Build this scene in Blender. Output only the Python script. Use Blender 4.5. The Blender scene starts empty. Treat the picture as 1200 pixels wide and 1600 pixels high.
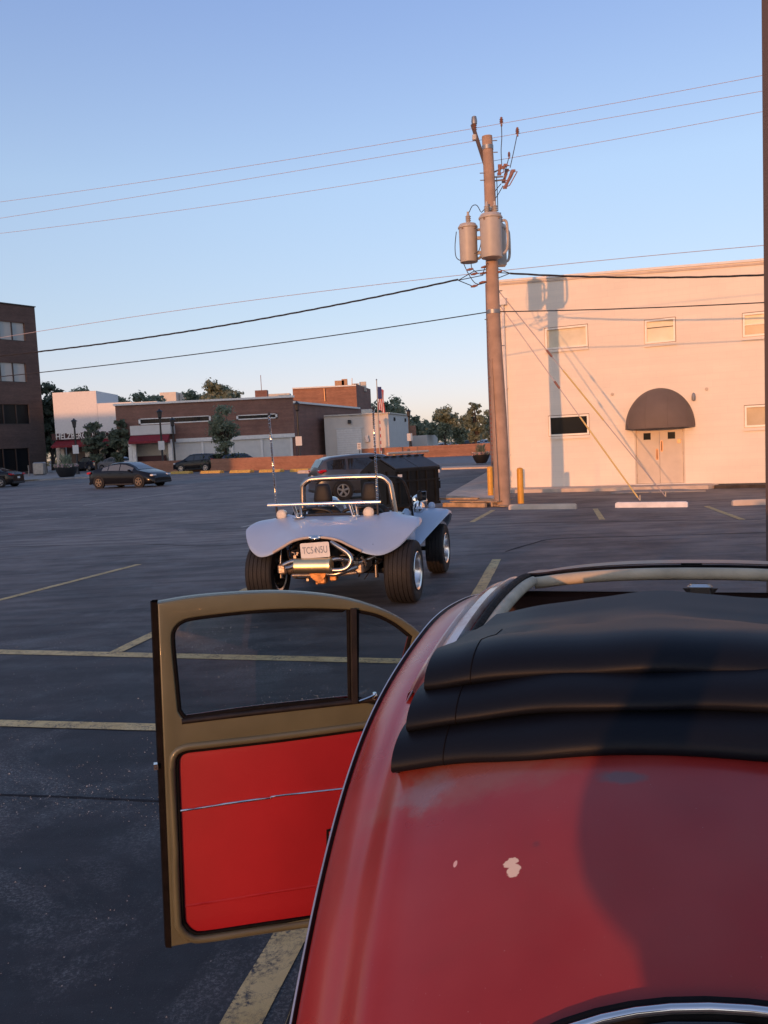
import bpy, bmesh, math, random
import numpy as np
from mathutils import Vector, Matrix, noise
random.seed(7)
sc = bpy.context.scene
col = sc.collection

# ------------------------------------------------------------------ camera
F = 1295.0; H = 1.76
PITCH = math.atan(106 / F); ROLL = math.atan(0.048)
fw = Vector((0, math.cos(PITCH), -math.sin(PITCH)))
r0 = Vector((1, 0, 0)); u0 = r0.cross(fw)
rt = r0 * math.cos(ROLL) - u0 * math.sin(ROLL)
up = u0 * math.cos(ROLL) + r0 * math.sin(ROLL)
CAM = Vector((0, 0, H))
cd = bpy.data.cameras.new('camera'); cam = bpy.data.objects.new('camera', cd); col.objects.link(cam)
cam.matrix_world = Matrix(((rt.x, up.x, -fw.x, 0), (rt.y, up.y, -fw.y, 0), (rt.z, up.z, -fw.z, H), (0, 0, 0, 1)))
cd.sensor_fit = 'VERTICAL'; cd.sensor_height = 24.0; cd.lens = F / 1600 * 24.0
cd.clip_start = 0.02; cd.clip_end = 3000
sc.camera = cam

# ------------------------------------------------------------------ light
SUN_AZ = math.radians(26.1); SUN_EL = math.radians(4.2)
w = bpy.data.worlds.new("World"); sc.world = w; w.use_nodes = True
wn, wl = w.node_tree.nodes, w.node_tree.links
sky = wn.new('ShaderNodeTexSky'); sky.sky_type = 'NISHITA'; sky.sun_disc = False
sky.sun_elevation = SUN_EL; sky.sun_rotation = math.pi + SUN_AZ
sky.altitude = 200; sky.air_density = 0.5; sky.dust_density = 1.2; sky.ozone_density = 0.75
bg = wn['Background']; bg.inputs[1].default_value = 0.15
gmn = wn.new('ShaderNodeGamma'); gmn.inputs[1].default_value = 0.55; wl.new(sky.outputs[0], gmn.inputs[0])
tcw = wn.new('ShaderNodeTexCoord'); sxy = wn.new('ShaderNodeSeparateXYZ'); wl.new(tcw.outputs['Generated'], sxy.inputs[0])
rw = wn.new('ShaderNodeValToRGB'); ew = rw.color_ramp.elements
for k_ in range(3): ew.new(.5)
for k_, (p_, c_) in enumerate(((0.0, (1.36, 1.03, 1.02)), (.07, (1.29, 1.09, 1.10)), (.15, (1.20, 1.18, 1.22)), (.29, (1.24, 1.32, 1.47)), (.46, (.99, 1.12, 1.52)))):
    ew[k_].position = p_; ew[k_].color = (*c_, 1)
wl.new(sxy.outputs['Z'], rw.inputs[0])
mxw = wn.new('ShaderNodeMix'); mxw.data_type = 'RGBA'; mxw.blend_type = 'MULTIPLY'; mxw.inputs[0].default_value = 1
wl.new(gmn.outputs[0], mxw.inputs[6]); wl.new(rw.outputs[0], mxw.inputs[7]); wl.new(mxw.outputs[2], bg.inputs[0])
sd = bpy.data.lights.new('sun', 'SUN'); sd.energy = 1.02; sd.angle = math.radians(0.6); sd.color = (1.0, 0.42, 0.15)
so = bpy.data.objects.new('sun', sd); col.objects.link(so)
tosun = Vector((-math.sin(SUN_AZ) * math.cos(SUN_EL), -math.cos(SUN_AZ) * math.cos(SUN_EL), math.sin(SUN_EL)))
so.rotation_euler = tosun.to_track_quat('Z', 'Y').to_euler(); so.location = (-10, -20, 20)
sc.view_settings.view_transform = 'Standard'; sc.view_settings.look = 'None'
sc.view_settings.gamma = 1; sc.view_settings.use_curve_mapping = False
sc.view_settings.exposure = 1.35
sc.cycles.use_denoising = True
sc.cycles.max_bounces = 8

# ------------------------------------------------------------------ measuring helpers (photo measurements -> metres)
def ray(x, y): return fw * F + rt * (x - 600) - up * (y - 800)
def g(x, y, z=0.0):
    d = ray(x, y); return CAM + d * ((z - H) / d.z)
def at(x, y, Y):
    d = ray(x, y); return CAM + d * (Y / d.y)

# ------------------------------------------------------------------ materials
M = {}
def mat(name, color, rough=0.6, metal=0.0, var=0.0, scale=4.0, color2=None, bump=0.0, bscale=30.0, coat=0.0, spec=None, detail=4, trans=0.0, ior=1.45, aniso=None):
    m = bpy.data.materials.new(name); m.use_nodes = True
    n, l = m.node_tree.nodes, m.node_tree.links
    b = n['Principled BSDF']
    b.inputs['Base Color'].default_value = (*color, 1)
    b.inputs['Roughness'].default_value = rough; b.inputs['Metallic'].default_value = metal
    b.inputs['Coat Weight'].default_value = coat; b.inputs['Coat Roughness'].default_value = 0.08
    b.inputs['Transmission Weight'].default_value = trans; b.inputs['IOR'].default_value = ior
    if spec is not None: b.inputs['Specular IOR Level'].default_value = spec
    tc = n.new('ShaderNodeTexCoord')
    if var or color2:
        t = n.new('ShaderNodeTexNoise'); t.inputs['Scale'].default_value = scale; t.inputs['Detail'].default_value = detail
        l.new(tc.outputs['Object'], t.inputs['Vector'])
        r = n.new('ShaderNodeValToRGB')
        c2 = color2 or tuple(min(1, c * (1 + var)) for c in color)
        c1 = color if color2 else tuple(c * (1 - var) for c in color)
        r.color_ramp.elements[0].position = 0.32; r.color_ramp.elements[1].position = 0.68
        r.color_ramp.elements[0].color = (*c1, 1); r.color_ramp.elements[1].color = (*c2, 1)
        l.new(t.outputs['Fac'], r.inputs['Fac']); l.new(r.outputs['Color'], b.inputs['Base Color'])
    if bump:
        t2 = n.new('ShaderNodeTexNoise'); t2.inputs['Scale'].default_value = bscale; t2.inputs['Detail'].default_value = 5
        l.new(tc.outputs['Object'], t2.inputs['Vector'])
        bp = n.new('ShaderNodeBump'); bp.inputs['Strength'].default_value = bump; bp.inputs['Distance'].default_value = 0.01
        l.new(t2.outputs['Fac'], bp.inputs['Height']); l.new(bp.outputs['Normal'], b.inputs['Normal'])
    M[name] = m
    return m

class NT:
    """small node-graph helper"""
    def __init__(s, name):
        s.m = bpy.data.materials.new(name); s.m.use_nodes = True; M[name] = s.m
        s.n, s.l = s.m.node_tree.nodes, s.m.node_tree.links; s.b = s.n['Principled BSDF']
        s.tc = s.n.new('ShaderNodeTexCoord')
    def noise(s, scale, detail=4, rough=.5, vec=None, dist=0, sc3=None):
        t = s.n.new('ShaderNodeTexNoise'); t.inputs['Scale'].default_value = scale; t.inputs['Detail'].default_value = detail
        t.inputs['Roughness'].default_value = rough; t.inputs['Distortion'].default_value = dist
        v = vec or s.tc.outputs['Object']
        if sc3:
            mp = s.n.new('ShaderNodeMapping'); mp.inputs['Scale'].default_value = sc3[:3]
            if len(sc3) > 3: mp.inputs['Rotation'].default_value = (0, 0, sc3[3])
            s.l.new(v, mp.inputs['Vector']); v = mp.outputs['Vector']
        s.l.new(v, t.inputs['Vector']); return t.outputs['Fac']
    def ramp(s, fac, stops):
        r = s.n.new('ShaderNodeValToRGB'); e = r.color_ramp.elements
        while len(e) < len(stops): e.new(0.5)
        for i, (p, c) in enumerate(stops):
            e[i].position = p; e[i].color = (*c, 1) if isinstance(c, tuple) else (c, c, c, 1)
        s.l.new(fac, r.inputs['Fac']); return r.outputs['Color']
    def mix(s, fac, a, b, mode='MIX'):
        x = s.n.new('ShaderNodeMix'); x.data_type = 'RGBA'; x.blend_type = mode
        for k, v in ((0, fac), (6, a), (7, b)):
            if isinstance(v, (int, float)): x.inputs[k].default_value = v if k == 0 else (v, v, v, 1)
            elif isinstance(v, tuple): x.inputs[k].default_value = (*v, 1)
            else: s.l.new(v, x.inputs[k])
        return x.outputs[2]
    def bump(s, h, strength, dist=.01):
        bp = s.n.new('ShaderNodeBump'); bp.inputs['Strength'].default_value = strength; bp.inputs['Distance'].default_value = dist
        s.l.new(h, bp.inputs['Height']); s.l.new(bp.outputs['Normal'], s.b.inputs['Normal'])
    def col(s, c): s.l.new(c, s.b.inputs['Base Color'])
    def rough(s, c):
        if isinstance(c, float): s.b.inputs['Roughness'].default_value = c
        else: s.l.new(c, s.b.inputs['Roughness'])

# asphalt: sealed, patchy, with pale grit showing where the seal has worn
a = NT('asphalt')
big = a.noise(.22, 5, .6); med = a.noise(2.2, 6, .65); fine = a.noise(115, 3, .75); str_ = a.noise(1.0, 5, .6, sc3=(.5, 3.5, 1, .35))
base = a.ramp(big, [(.3, (.0150, .0155, .0185)), (.7, (.028, .0285, .032))])
base = a.mix(a.ramp(str_, [(.42, 0.0), (.62, .55)]), base, (.040, .040, .044))
base = a.mix(a.ramp(med, [(.50, 0.0), (.66, .7)]), base, (.046, .045, .049))
worn = a.mix(1.0, a.ramp(a.noise(.8, 7, .72, dist=.8), [(.50, 0.0), (.66, 1.0)]), a.ramp(a.noise(60, 5, .85), [(.50, .12), (.57, 1.0)]), 'MULTIPLY')
grit = a.mix(1.0, a.ramp(fine, [(.64, 0.0), (.70, 1.0)]), a.ramp(med, [(.35, .25), (.65, .9)]), 'MULTIPLY')
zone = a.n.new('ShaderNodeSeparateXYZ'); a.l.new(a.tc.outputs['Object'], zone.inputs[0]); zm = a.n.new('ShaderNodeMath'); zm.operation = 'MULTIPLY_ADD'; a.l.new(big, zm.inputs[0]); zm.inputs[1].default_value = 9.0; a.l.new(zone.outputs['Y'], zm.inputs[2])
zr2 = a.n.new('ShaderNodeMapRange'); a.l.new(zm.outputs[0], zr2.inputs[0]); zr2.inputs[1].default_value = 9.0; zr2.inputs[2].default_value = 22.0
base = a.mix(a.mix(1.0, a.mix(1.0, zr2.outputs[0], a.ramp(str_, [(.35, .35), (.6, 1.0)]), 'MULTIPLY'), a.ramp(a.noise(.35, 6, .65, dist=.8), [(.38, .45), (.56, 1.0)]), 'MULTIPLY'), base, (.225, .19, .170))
base = a.mix(worn, base, (.19, .185, .18))
base = a.mix(grit, base, (.26, .25, .24))
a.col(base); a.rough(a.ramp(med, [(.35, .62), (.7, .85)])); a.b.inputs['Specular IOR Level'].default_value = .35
a.bump(a.mix(.5, a.noise(140, 4, .7), a.noise(18, 4, .6)), .35, .012)

def paint_mat(name, c, c2, wear=(.46, .58)):
    p = NT(name)
    f_ = p.mix(1.0, p.ramp(p.noise(7, 6, .75), [(wear[0], 0.0), (wear[1], 1.0)]), p.ramp(p.noise(55, 4, .7), [(.45, 0.0), (.6, 1.0)]), 'MULTIPLY')
    k = p.mix(p.ramp(p.noise(3, 5, .6), [(.35, 0.0), (.7, 1.0)]), c, c2)
    cr = p.ramp(p.noise(2.5, 8, .8, dist=1.5), [(.487, 0.0), (.497, 1.0), (.503, 1.0), (.513, 0.0)])
    k = p.mix(f_, k, (.045, .045, .048))
    k = p.mix(p.mix(1.0, cr, .5, 'MULTIPLY'), k, (.06, .055, .05))
    p.col(k); p.rough(.75); p.bump(p.noise(120, 4, .7), .3)
paint_mat('line_paint', (.50, .35, .14), (.64, .48, .23))
paint_mat('far_line_paint', (.42, .40, .36), (.54, .50, .44), (.45, .6))
paint_mat('kerb_yellow', (.62, .36, .06), (.70, .44, .10))

def brick_mat(name, c1, c2, mortar, sx=.22, sy=.075, bump=.4, msize=.012, axis='XZ', amp=1.0):
    b = NT(name)
    mp = b.n.new('ShaderNodeMapping')
    sep = b.n.new('ShaderNodeSeparateXYZ'); cmb = b.n.new('ShaderNodeCombineXYZ'); b.l.new(b.tc.outputs['Object'], sep.inputs[0])
    b.l.new(sep.outputs['X' if axis == 'XZ' else 'Y'], cmb.inputs['X']); b.l.new(sep.outputs['Z'], cmb.inputs['Y'])
    t = b.n.new('ShaderNodeTexBrick'); b.l.new(cmb.outputs[0], t.inputs['Vector'])
    t.inputs['Scale'].default_value = 1; t.inputs['Brick Width'].default_value = sx; t.inputs['Row Height'].default_value = sy
    t.inputs['Mortar Size'].default_value = msize; t.inputs['Color1'].default_value = (*c1, 1); t.inputs['Color2'].default_value = (*c2, 1)
    t.inputs['Mortar'].default_value = (*mortar, 1)
    nz = b.ramp(b.noise(.5, 5, .65), [(.3, 1 - .2 * amp), (.7, 1 + .12 * amp)])
    st = b.ramp(b.noise(1.0, 4, .6, sc3=(.15, .15, 3.0)), [(.35, 1 - .14 * amp), (.65, 1 + .1 * amp)])
    b.col(b.mix(1.0, b.mix(1.0, t.outputs['Color'], nz, 'MULTIPLY'), st, 'MULTIPLY')); b.rough(.85)
    b.bump(t.outputs['Fac'], -bump, .008)
brick_mat('brick_red', (.21, .075, .05), (.27, .105, .068), (.20, .15, .12))
brick_mat('brick_redY', (.21, .075, .05), (.27, .105, .068), (.20, .15, .12), axis='YZ')
brick_mat('brick_brown', (.075, .055, .05), (.10, .07, .062), (.07, .06, .055), .3, .12)
brick_mat('brick_sunlit', (.29, .12, .07), (.36, .16, .095), (.34, .2, .13), .3, .1)  # orange tone stands for low sun on the brick
brick_mat('white_block', (.84, .735, .60), (.82, .715, .585), (.765, .68, .565), .40, .20, .07, .005, amp=.26)

mat('white_trim', (.74, .70, .64), .6, var=.06)
mat('white_panel', (.62, .59, .54), .7, var=.05, scale=1.5)
mat('white_stucco', (.76, .72, .68), .8, var=.04, bump=.1)
mat('cream_metal', (.55, .50, .42), .55, var=.06)
mat('beige_siding', (.62, .55, .47), .65, var=.04, scale=1)
mat('concrete', (.30, .275, .25), .85, var=.15, scale=2.5, bump=.3, bscale=60)
mat('concrete_light', (.58, .46, .36), .85, var=.14, scale=3, bump=.3, bscale=60)
mat('concrete_white', (.72, .68, .64), .8, var=.12, scale=5, bump=.3)
mat('road_grey', (.15, .15, .155), .8, var=.12, scale=.8)
mat('soil', (.06, .045, .035), .95, var=.3, bump=.6, bscale=20)
mat('roof_grey', (.35, .35, .34), .8, var=.1)
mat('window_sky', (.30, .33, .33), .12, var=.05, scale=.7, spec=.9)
mat('window_dark', (.012, .014, .016), .12, spec=.10)
mat('window_skyglow', (.60, .54, .40), .30, var=.10, scale=3, color2=(.70, .64, .49), spec=.25)  # yellow sky reflection put into the pane colour
mat('window_grey', (.24, .21, .17), .25, var=.2, scale=2, spec=.2)
mat('window_frame', (.86, .78, .66), .45, var=.05)
mat('dark_frame', (.03, .028, .028), .5)
mat('awning_red', (.20, .012, .02), .7, var=.15)
mat('sign_band', (.055, .012, .014), .6)
mat('sign_letter', (.75, .72, .66), .5)
mat('awning_brown', (.16, .115, .09), .75, var=.07, scale=2, bump=.08, bscale=200)
mat('door_cream', (.60, .50, .40), .55, var=.06, scale=3)
mat('door_handle', (.30, .18, .11), .4, .6)
mat('pole_wood', (.40, .265, .19), .85, var=.16, scale=3, bump=.5, bscale=12)
M['pole_wood'].node_tree.nodes  # grain stretched below
mat('transformer_grey', (.46, .40, .34), .45, var=.06, scale=6)
mat('steel_grey', (.30, .29, .28), .45, .7, var=.1)
mat('porcelain', (.28, .13, .09), .3, spec=.6)
mat('wire_black', (.03, .028, .03), .6)
mat('wire_alu', (.50, .42, .42), .5, .2)
mat('guard_yellow', (.72, .52, .20), .6)
mat('bollard_yellow', (.72, .36, .05), .45, var=.08, scale=9)
mat('lamp_black', (.015, .014, .014), .4)
mat('lamp_glass', (.06, .055, .05), .3)
mat('sign_white', (.6, .58, .55), .5)
mat('pallet_wood', (.42, .27, .15), .85, var=.3, scale=6, bump=.5, bscale=40)
mat('bark', (.07, .05, .037), .9, var=.3, scale=8, bump=.6)
mat('post_brown', (.09, .062, .055), .55, var=.1, scale=1)
mat('dumpster_black', (.008, .009, .010), .5, spec=.3, var=.3, scale=5, bump=.15, bscale=25)
mat('dumpster_lid', (.022, .025, .03), .45, var=.2, scale=4, spec=.3)
mat('label_white', (.65, .62, .58), .5)
mat('label_red', (.4, .08, .04), .5)
mat('car_black', (.005, .005, .007), .22, coat=.15, spec=.3)
mat('car_blue', (.022, .03, .05), .25, coat=1.0)
mat('car_grey', (.055, .055, .062), .32, .4, coat=.6)
mat('car_silver', (.30, .31, .33), .3, .6, coat=.6)
mat('car_white', (.6, .6, .6), .3, coat=.6)
mat('car_glass', (.012, .014, .017), .04, spec=.9)
mat('car_glass_light', (.10, .12, .13), .08, spec=.9)
mat('tyre_rubber', (.012, .011, .011), .75, var=.2, scale=20, bump=.15, bscale=80)
mat('alloy', (.50, .47, .44), .28, .85)
mat('alloy_sunlit', (.42, .30, .20), .3, .8)  # orange sun glow put into the rim colour
mat('lamp_red', (.45, .012, .02), .2, coat=.8)
mat('lamp_clear', (.7, .7, .68), .12, spec=.8)
mat('chrome', (.72, .70, .68), .07, 1.0)
mat('chrome_worn', (.80, .75, .70), .22, 1.0, var=.08, scale=20)
mat('plastic_black', (.014, .014, .015), .5)
mat('flag_red', (.45, .05, .05), .8); mat('flag_white', (.65, .6, .58), .8); mat('flag_blue', (.03, .04, .14), .8)
mat('petals', (.55, .25, .28), .7, var=.4, scale=8, color2=(.65, .55, .45))
# buggy
mat('buggy_paint', (.39, .46, .56), .42, .25, var=.03, scale=3, coat=.35)
mat('buggy_lip_sunlit', (.42, .36, .32), .5)  # warm tone of sun on the flange put into its colour
mat('seat_vinyl', (.010, .010, .012), .6, var=.2, scale=6, bump=.2, bscale=30)
mat('steel_bar', (.42, .38, .35), .26, .95, var=.08, scale=15)
mat('muffler_steel', (.85, .66, .38), .38, 1.0, var=.1, scale=9)  # gold base carries the orange sun glow on the steel
mat('engine_dark', (.02, .018, .017), .5, .4, var=.4, scale=15, bump=.3)
mat('engine_alloy', (.34, .28, .23), .4, .7, var=.35, scale=18, bump=.4, bscale=40)
mat('engine_rust', (.45, .21, .08), .5, .6, var=.3, scale=15, bump=.4, bscale=40)
mat('plate_white', (.55, .56, .57), .4, var=.04, scale=30)
mat('plate_ink', (.16, .20, .26), .5)
mat('light_lens', (.62, .57, .50), .35, .2, bump=.9, bscale=90)
# car in front
mat('olive_metal', (.112, .108, .066), .42, .1, var=.10, scale=7, coat=.25, bump=.03, bscale=200)
mat('panel_red', (.30, .011, .018), .45, var=.16, scale=2.2, bump=.10, bscale=320)
mat('seal_black', (.006, .005, .005), .75, var=.3, scale=30, bump=.4, bscale=60, spec=.15)
mat('edge_dark', (.006, .004, .0035), .8, var=.4, scale=30, spec=.1)
mat('seal_brown', (.010, .0065, .006), .6, var=.5, scale=20, bump=.3)
mat('vinyl_black', (.006, .007, .0105), .47, var=.10, scale=3, bump=.04, bscale=500, spec=.17)
mat('cream_liner', (.46, .38, .27), .8, var=.16, scale=14, bump=.3, bscale=60)
mat('interior_dark', (.022, .007, .006), .8, var=.3)
mat('rail_metal', (.55, .54, .55), .33, .6, var=.15, scale=12)
v = NT('car_window_glass'); trn = v.n.new('ShaderNodeBsdfTransparent'); trn.inputs[0].default_value = (.86, .90, .89, 1); gls = v.n.new('ShaderNodeBsdfGlossy'); gls.inputs['Roughness'].default_value = .03
frn = v.n.new('ShaderNodeFresnel'); frn.inputs[0].default_value = 1.45; mxg = v.n.new('ShaderNodeMixShader'); v.l.new(frn.outputs[0], mxg.inputs[0]); v.l.new(trn.outputs[0], mxg.inputs[1]); v.l.new(gls.outputs[0], mxg.inputs[2])
v.l.new(mxg.outputs[0], v.n['Material Output'].inputs[0])

# aged red paint: chalky in places, chips where the primer shows
r = NT('aged_red')
k = r.ramp(r.noise(2.2, 5, .6), [(.35, (.25, .018, .014)), (.65, (.335, .026, .020))])
k = r.mix(r.ramp(r.noise(5, 6, .7, dist=.4), [(.5, 0.0), (.8, .4)]), k, (.20, .040, .022))
k = r.mix(r.ramp(r.noise(3.3, 3, .5), [(.52, 0.0), (.62, .35)]), k, (.34, .055, .045))
nzv = r.n.new('ShaderNodeTexNoise'); nzv.inputs['Scale'].default_value = 38; nzv.inputs['Detail'].default_value = 5; nzv.inputs['Roughness'].default_value = .65; r.l.new(r.tc.outputs['Object'], nzv.inputs['Vector'])
nz2 = r.n.new('ShaderNodeTexNoise'); nz2.inputs['Scale'].default_value = 120; nz2.inputs['Detail'].default_value = 4; r.l.new(r.tc.outputs['Object'], nz2.inputs['Vector'])
def mark(k, c, rad, colr, soft=.0015, amp=.016, stren=1.0, scl=(1, 1, 0)):
    # a stain or chip of its own shape: distance to its centre on the panel, roughened by noise
    vm = r.n.new('ShaderNodeVectorMath'); vm.operation = 'SUBTRACT'; r.l.new(r.tc.outputs['Object'], vm.inputs[0]); vm.inputs[1].default_value = (c[0], c[1], 0)
    vs_ = r.n.new('ShaderNodeVectorMath'); vs_.operation = 'MULTIPLY'; r.l.new(vm.outputs[0], vs_.inputs[0]); vs_.inputs[1].default_value = scl
    ln_ = r.n.new('ShaderNodeVectorMath'); ln_.operation = 'LENGTH'; r.l.new(vs_.outputs[0], ln_.inputs[0])
    ma = r.n.new('ShaderNodeMath'); ma.operation = 'MULTIPLY_ADD'; r.l.new((nz2 if soft < .002 else nzv).outputs['Fac'], ma.inputs[0]); ma.inputs[1].default_value = amp; r.l.new(ln_.outputs['Value'], ma.inputs[2])
    mr_ = r.n.new('ShaderNodeMapRange'); r.l.new(ma.outputs[0], mr_.inputs[0]); mr_.inputs[1].default_value = rad + amp * .5; mr_.inputs[2].default_value = rad + amp * .5 + soft; mr_.inputs[3].default_value = stren; mr_.inputs[4].default_value = 0.0
    return r.mix(mr_.outputs[0], k, colr)
MARKS = []
k = mark(k, (-.285, -.675), .05, (.25, .11, .075), .05, .09, .55, (.7, 1.6, 0))
k = mark(k, (-.335, -.690), .016, (.22, .13, .13), .02, .05, .8)
k = mark(k, (-.125, -.714), .011, (.13, .075, .075), .008, .02, .85, (.7, 1.5, 0))
k = mark(k, (-.2215, -.8185), .0060, (.78, .55, .38), .0012, .013, 1.0, (1.1, .95, 0))
k = mark(k, (-.2185, -.8262), .0062, (.78, .55, .38), .0012, .013, 1.0, (1.0, .95, 0))
k = mark(k, (-.277, -.807), .0022, (.74, .42, .34), .001, .004, 1.0, (1.4, .7, 0))
k = mark(k, (-.368, -.640), .002, (.8, .6, .5), .001, .004, 1.0)
k = mark(k, (-.20, -.80), .002, (.12, .03, .03), .004, .01, .5)
sp_ = r.ramp(r.noise(300, 2, .6), [(.74, 0.0), (.78, .3)]); k = r.mix(sp_, k, (.5, .35, .3))
r.col(k); r.rough(r.ramp(r.noise(3.2, 5, .6), [(.3, .22), (.7, .36)])); r.b.inputs['Specular IOR Level'].default_value = .4; r.b.inputs['Coat Weight'].default_value = .18; r.b.inputs['Coat Roughness'].default_value = .14
r.bump(r.noise(300, 3, .6), .03, .003)
r = NT('header_paint')
k = r.ramp(r.noise(4.5, 4, .5, sc3=(1, .3, .3)), [(.42, (.36, .17, .10)), (.52, (.24, .20, .14)), (.62, (.16, .155, .12))])
k = r.mix(r.ramp(r.noise(40, 5, .8), [(.60, 0.0), (.68, .8)]), k, (.10, .07, .05))
r.col(k); r.rough(.45)
r = NT('weathered_rail')
k = r.ramp(r.noise(9, 5, .6, sc3=(1, .35, 1)), [(.42, (.50, .47, .46)), (.52, (.52, .38, .30)), (.60, (.30, .075, .05))])
r.col(k); r.rough(.35); r.b.inputs['Coat Weight'].default_value = .5
r = NT('chip_primer'); r.col(r.ramp(r.noise(60, 5, .7), [(.3, (.62, .42, .30)), (.7, (.78, .58, .42))])); r.rough(.7)
r = NT('worn_patch'); r.col(r.ramp(r.noise(50, 6, .8), [(.45, (.26, .05, .04)), (.6, (.22, .17, .16))])); r.rough(.5)

def leaf_mat(name, c1, c2):
    r = NT(name)
    geo = r.n.new('ShaderNodeNewGeometry')
    k = r.ramp(geo.outputs['Random Per Island'], [(0.0, c1), (1.0, c2)])
    k = r.mix(r.ramp(r.noise(.9, 3, .6), [(.35, .0), (.65, .6)]), k, tuple(c * .75 for c in c1))
    r.col(k); r.rough(.6); r.b.inputs['Specular IOR Level'].default_value = .3
    tr = r.n.new('ShaderNodeBsdfTranslucent'); r.l.new(k, tr.inputs[0]); ms = r.n.new('ShaderNodeMixShader'); ms.inputs[0].default_value = .5
    out = r.n['Material Output']; r.l.new(r.b.outputs[0], ms.inputs[1]); r.l.new(tr.outputs[0], ms.inputs[2]); r.l.new(ms.outputs[0], out.inputs[0])
leaf_mat('leaf_dark', (.13, .16, .105), (.25, .28, .19))
leaf_mat('leaf_mid', (.20, .235, .15), (.38, .40, .27))
leaf_mat('leaf_pale', (.10, .13, .065), (.18, .20, .11))

# ------------------------------------------------------------------ mesh helpers
class MB:
    def __init__(s): s.v = []; s.f = []; s.mi = []; s.cur = 0
    def add(s, vs, fs):
        o = len(s.v); s.v += [tuple(p) for p in vs]; s.f += [tuple(i + o for i in f) for f in fs]; s.mi += [s.cur] * len(fs); return s
    def box(s, c, d, ax=None):
        c = Vector(c); ax = ax or (Vector((1, 0, 0)), Vector((0, 1, 0)), Vector((0, 0, 1)))
        vs = [c + ax[0] * (d[0] / 2 * i) + ax[1] * (d[1] / 2 * j) + ax[2] * (d[2] / 2 * k) for k in (-1, 1) for j in (-1, 1) for i in (-1, 1)]
        return s.add(vs, [(0, 2, 3, 1), (4, 5, 7, 6), (0, 1, 5, 4), (2, 6, 7, 3), (0, 4, 6, 2), (1, 3, 7, 5)])
    def cbox(s, c, d, b, ax=None):      # box with chamfered vertical + horizontal edges
        c = Vector(c); ax = ax or (Vector((1, 0, 0)), Vector((0, 1, 0)), Vector((0, 0, 1)))
        x, y, z = d[0] / 2, d[1] / 2, d[2] / 2; rings = []
        for (zz, q) in ((-z, b), (-z + b, 0), (z - b, 0), (z, b)):
            X, Y = x - q, y - q
            rings.append([c + ax[0] * px + ax[1] * py + ax[2] * zz for px, py in ((-X + b, -Y), (X - b, -Y), (X, -Y + b), (X, Y - b), (X - b, Y), (-X + b, Y), (-X, Y - b), (-X, -Y + b))])
        return s.loft(rings, closed=True, caps=True)
    def loft(s, rings, closed=False, caps=False):
        n = len(rings[0]); vs = [p for r_ in rings for p in r_]; fs = []
        for i in range(len(rings) - 1):
            for j in range(n if closed else n - 1):
                k = (j + 1) % n; fs.append((i * n + j, i * n + k, (i + 1) * n + k, (i + 1) * n + j))
        if caps: fs.append(tuple(range(n - 1, -1, -1))); fs.append(tuple((len(rings) - 1) * n + j for j in range(n)))
        return s.add(vs, fs)
    def tube(s, pts, r, n=8, caps=True, closed=False):
        pts = [Vector(p) for p in pts]; rr = r if isinstance(r, (list, tuple)) else [r] * len(pts); rings = []; prev = None
        for i, p in enumerate(pts):
            if closed: t = pts[(i + 1) % len(pts)] - pts[i - 1]
            else: t = (pts[min(i + 1, len(pts) - 1)] - pts[max(i - 1, 0)])
            t = t.normalized()
            if prev is None: a_ = t.orthogonal().normalized()
            else: a_ = (prev - t * prev.dot(t)).normalized()
            prev = a_; b_ = t.cross(a_)
            rings.append([p + (a_ * math.cos(2 * math.pi * k / n) + b_ * math.sin(2 * math.pi * k / n)) * rr[i] for k in range(n)])
        if closed: rings.append(rings[0])
        return s.loft(rings, closed=True, caps=caps and not closed)
    def lathe(s, prof, c=(0, 0, 0), axis='Z', n=20, caps=True):
        c = Vector(c); rings = []
        for (r_, h) in prof:
            ring = []
            for k in range(n):
                x, y = r_ * math.cos(2 * math.pi * k / n), r_ * math.sin(2 * math.pi * k / n)
                ring.append(c + (Vector((x, y, h)) if axis == 'Z' else Vector((h, x, y)) if axis == 'X' else Vector((y, h, x))))
            rings.append(ring)
        return s.loft(rings, closed=True, caps=caps)
    def prism(s, poly, y0, y1, ax=None):   # poly in (x,z), extruded along y
        n = len(poly); vs = [Vector((x, y0, z)) for x, z in poly] + [Vector((x, y1, z)) for x, z in poly]
        return s.add(vs, [tuple(range(n)), tuple(range(2 * n - 1, n - 1, -1))] + [(i, i + n, (i + 1) % n + n, (i + 1) % n) for i in range(n)])
    def build(s, name, mt, parent=None, smooth=False, loc=None, recalc=True, xf=None):
        me = bpy.data.meshes.new(name)
        vs = s.v if xf is None else [tuple(xf @ Vector(p)) for p in s.v]
        me.from_pydata(vs, [], s.f); mts = mt if isinstance(mt, (list, tuple)) else [mt]
        for m_ in mts: me.materials.append(M[m_])
        if len(mts) > 1: me.polygons.foreach_set('material_index', s.mi)
        if recalc:
            bm = bmesh.new(); bm.from_mesh(me); bmesh.ops.remove_doubles(bm, verts=bm.verts, dist=1e-5)
            bmesh.ops.recalc_face_normals(bm, faces=bm.faces); bm.to_mesh(me); bm.free()
        if smooth:
            me.polygons.foreach_set('use_smooth', [True] * len(me.polygons))
            try: me.set_sharp_from_angle(angle=math.radians(smooth if smooth > 1 else 40))
            except Exception: pass
        o = bpy.data.objects.new(name, me); col.objects.link(o)
        if parent: o.parent = parent
        if loc: o.location = loc
        return o

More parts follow.
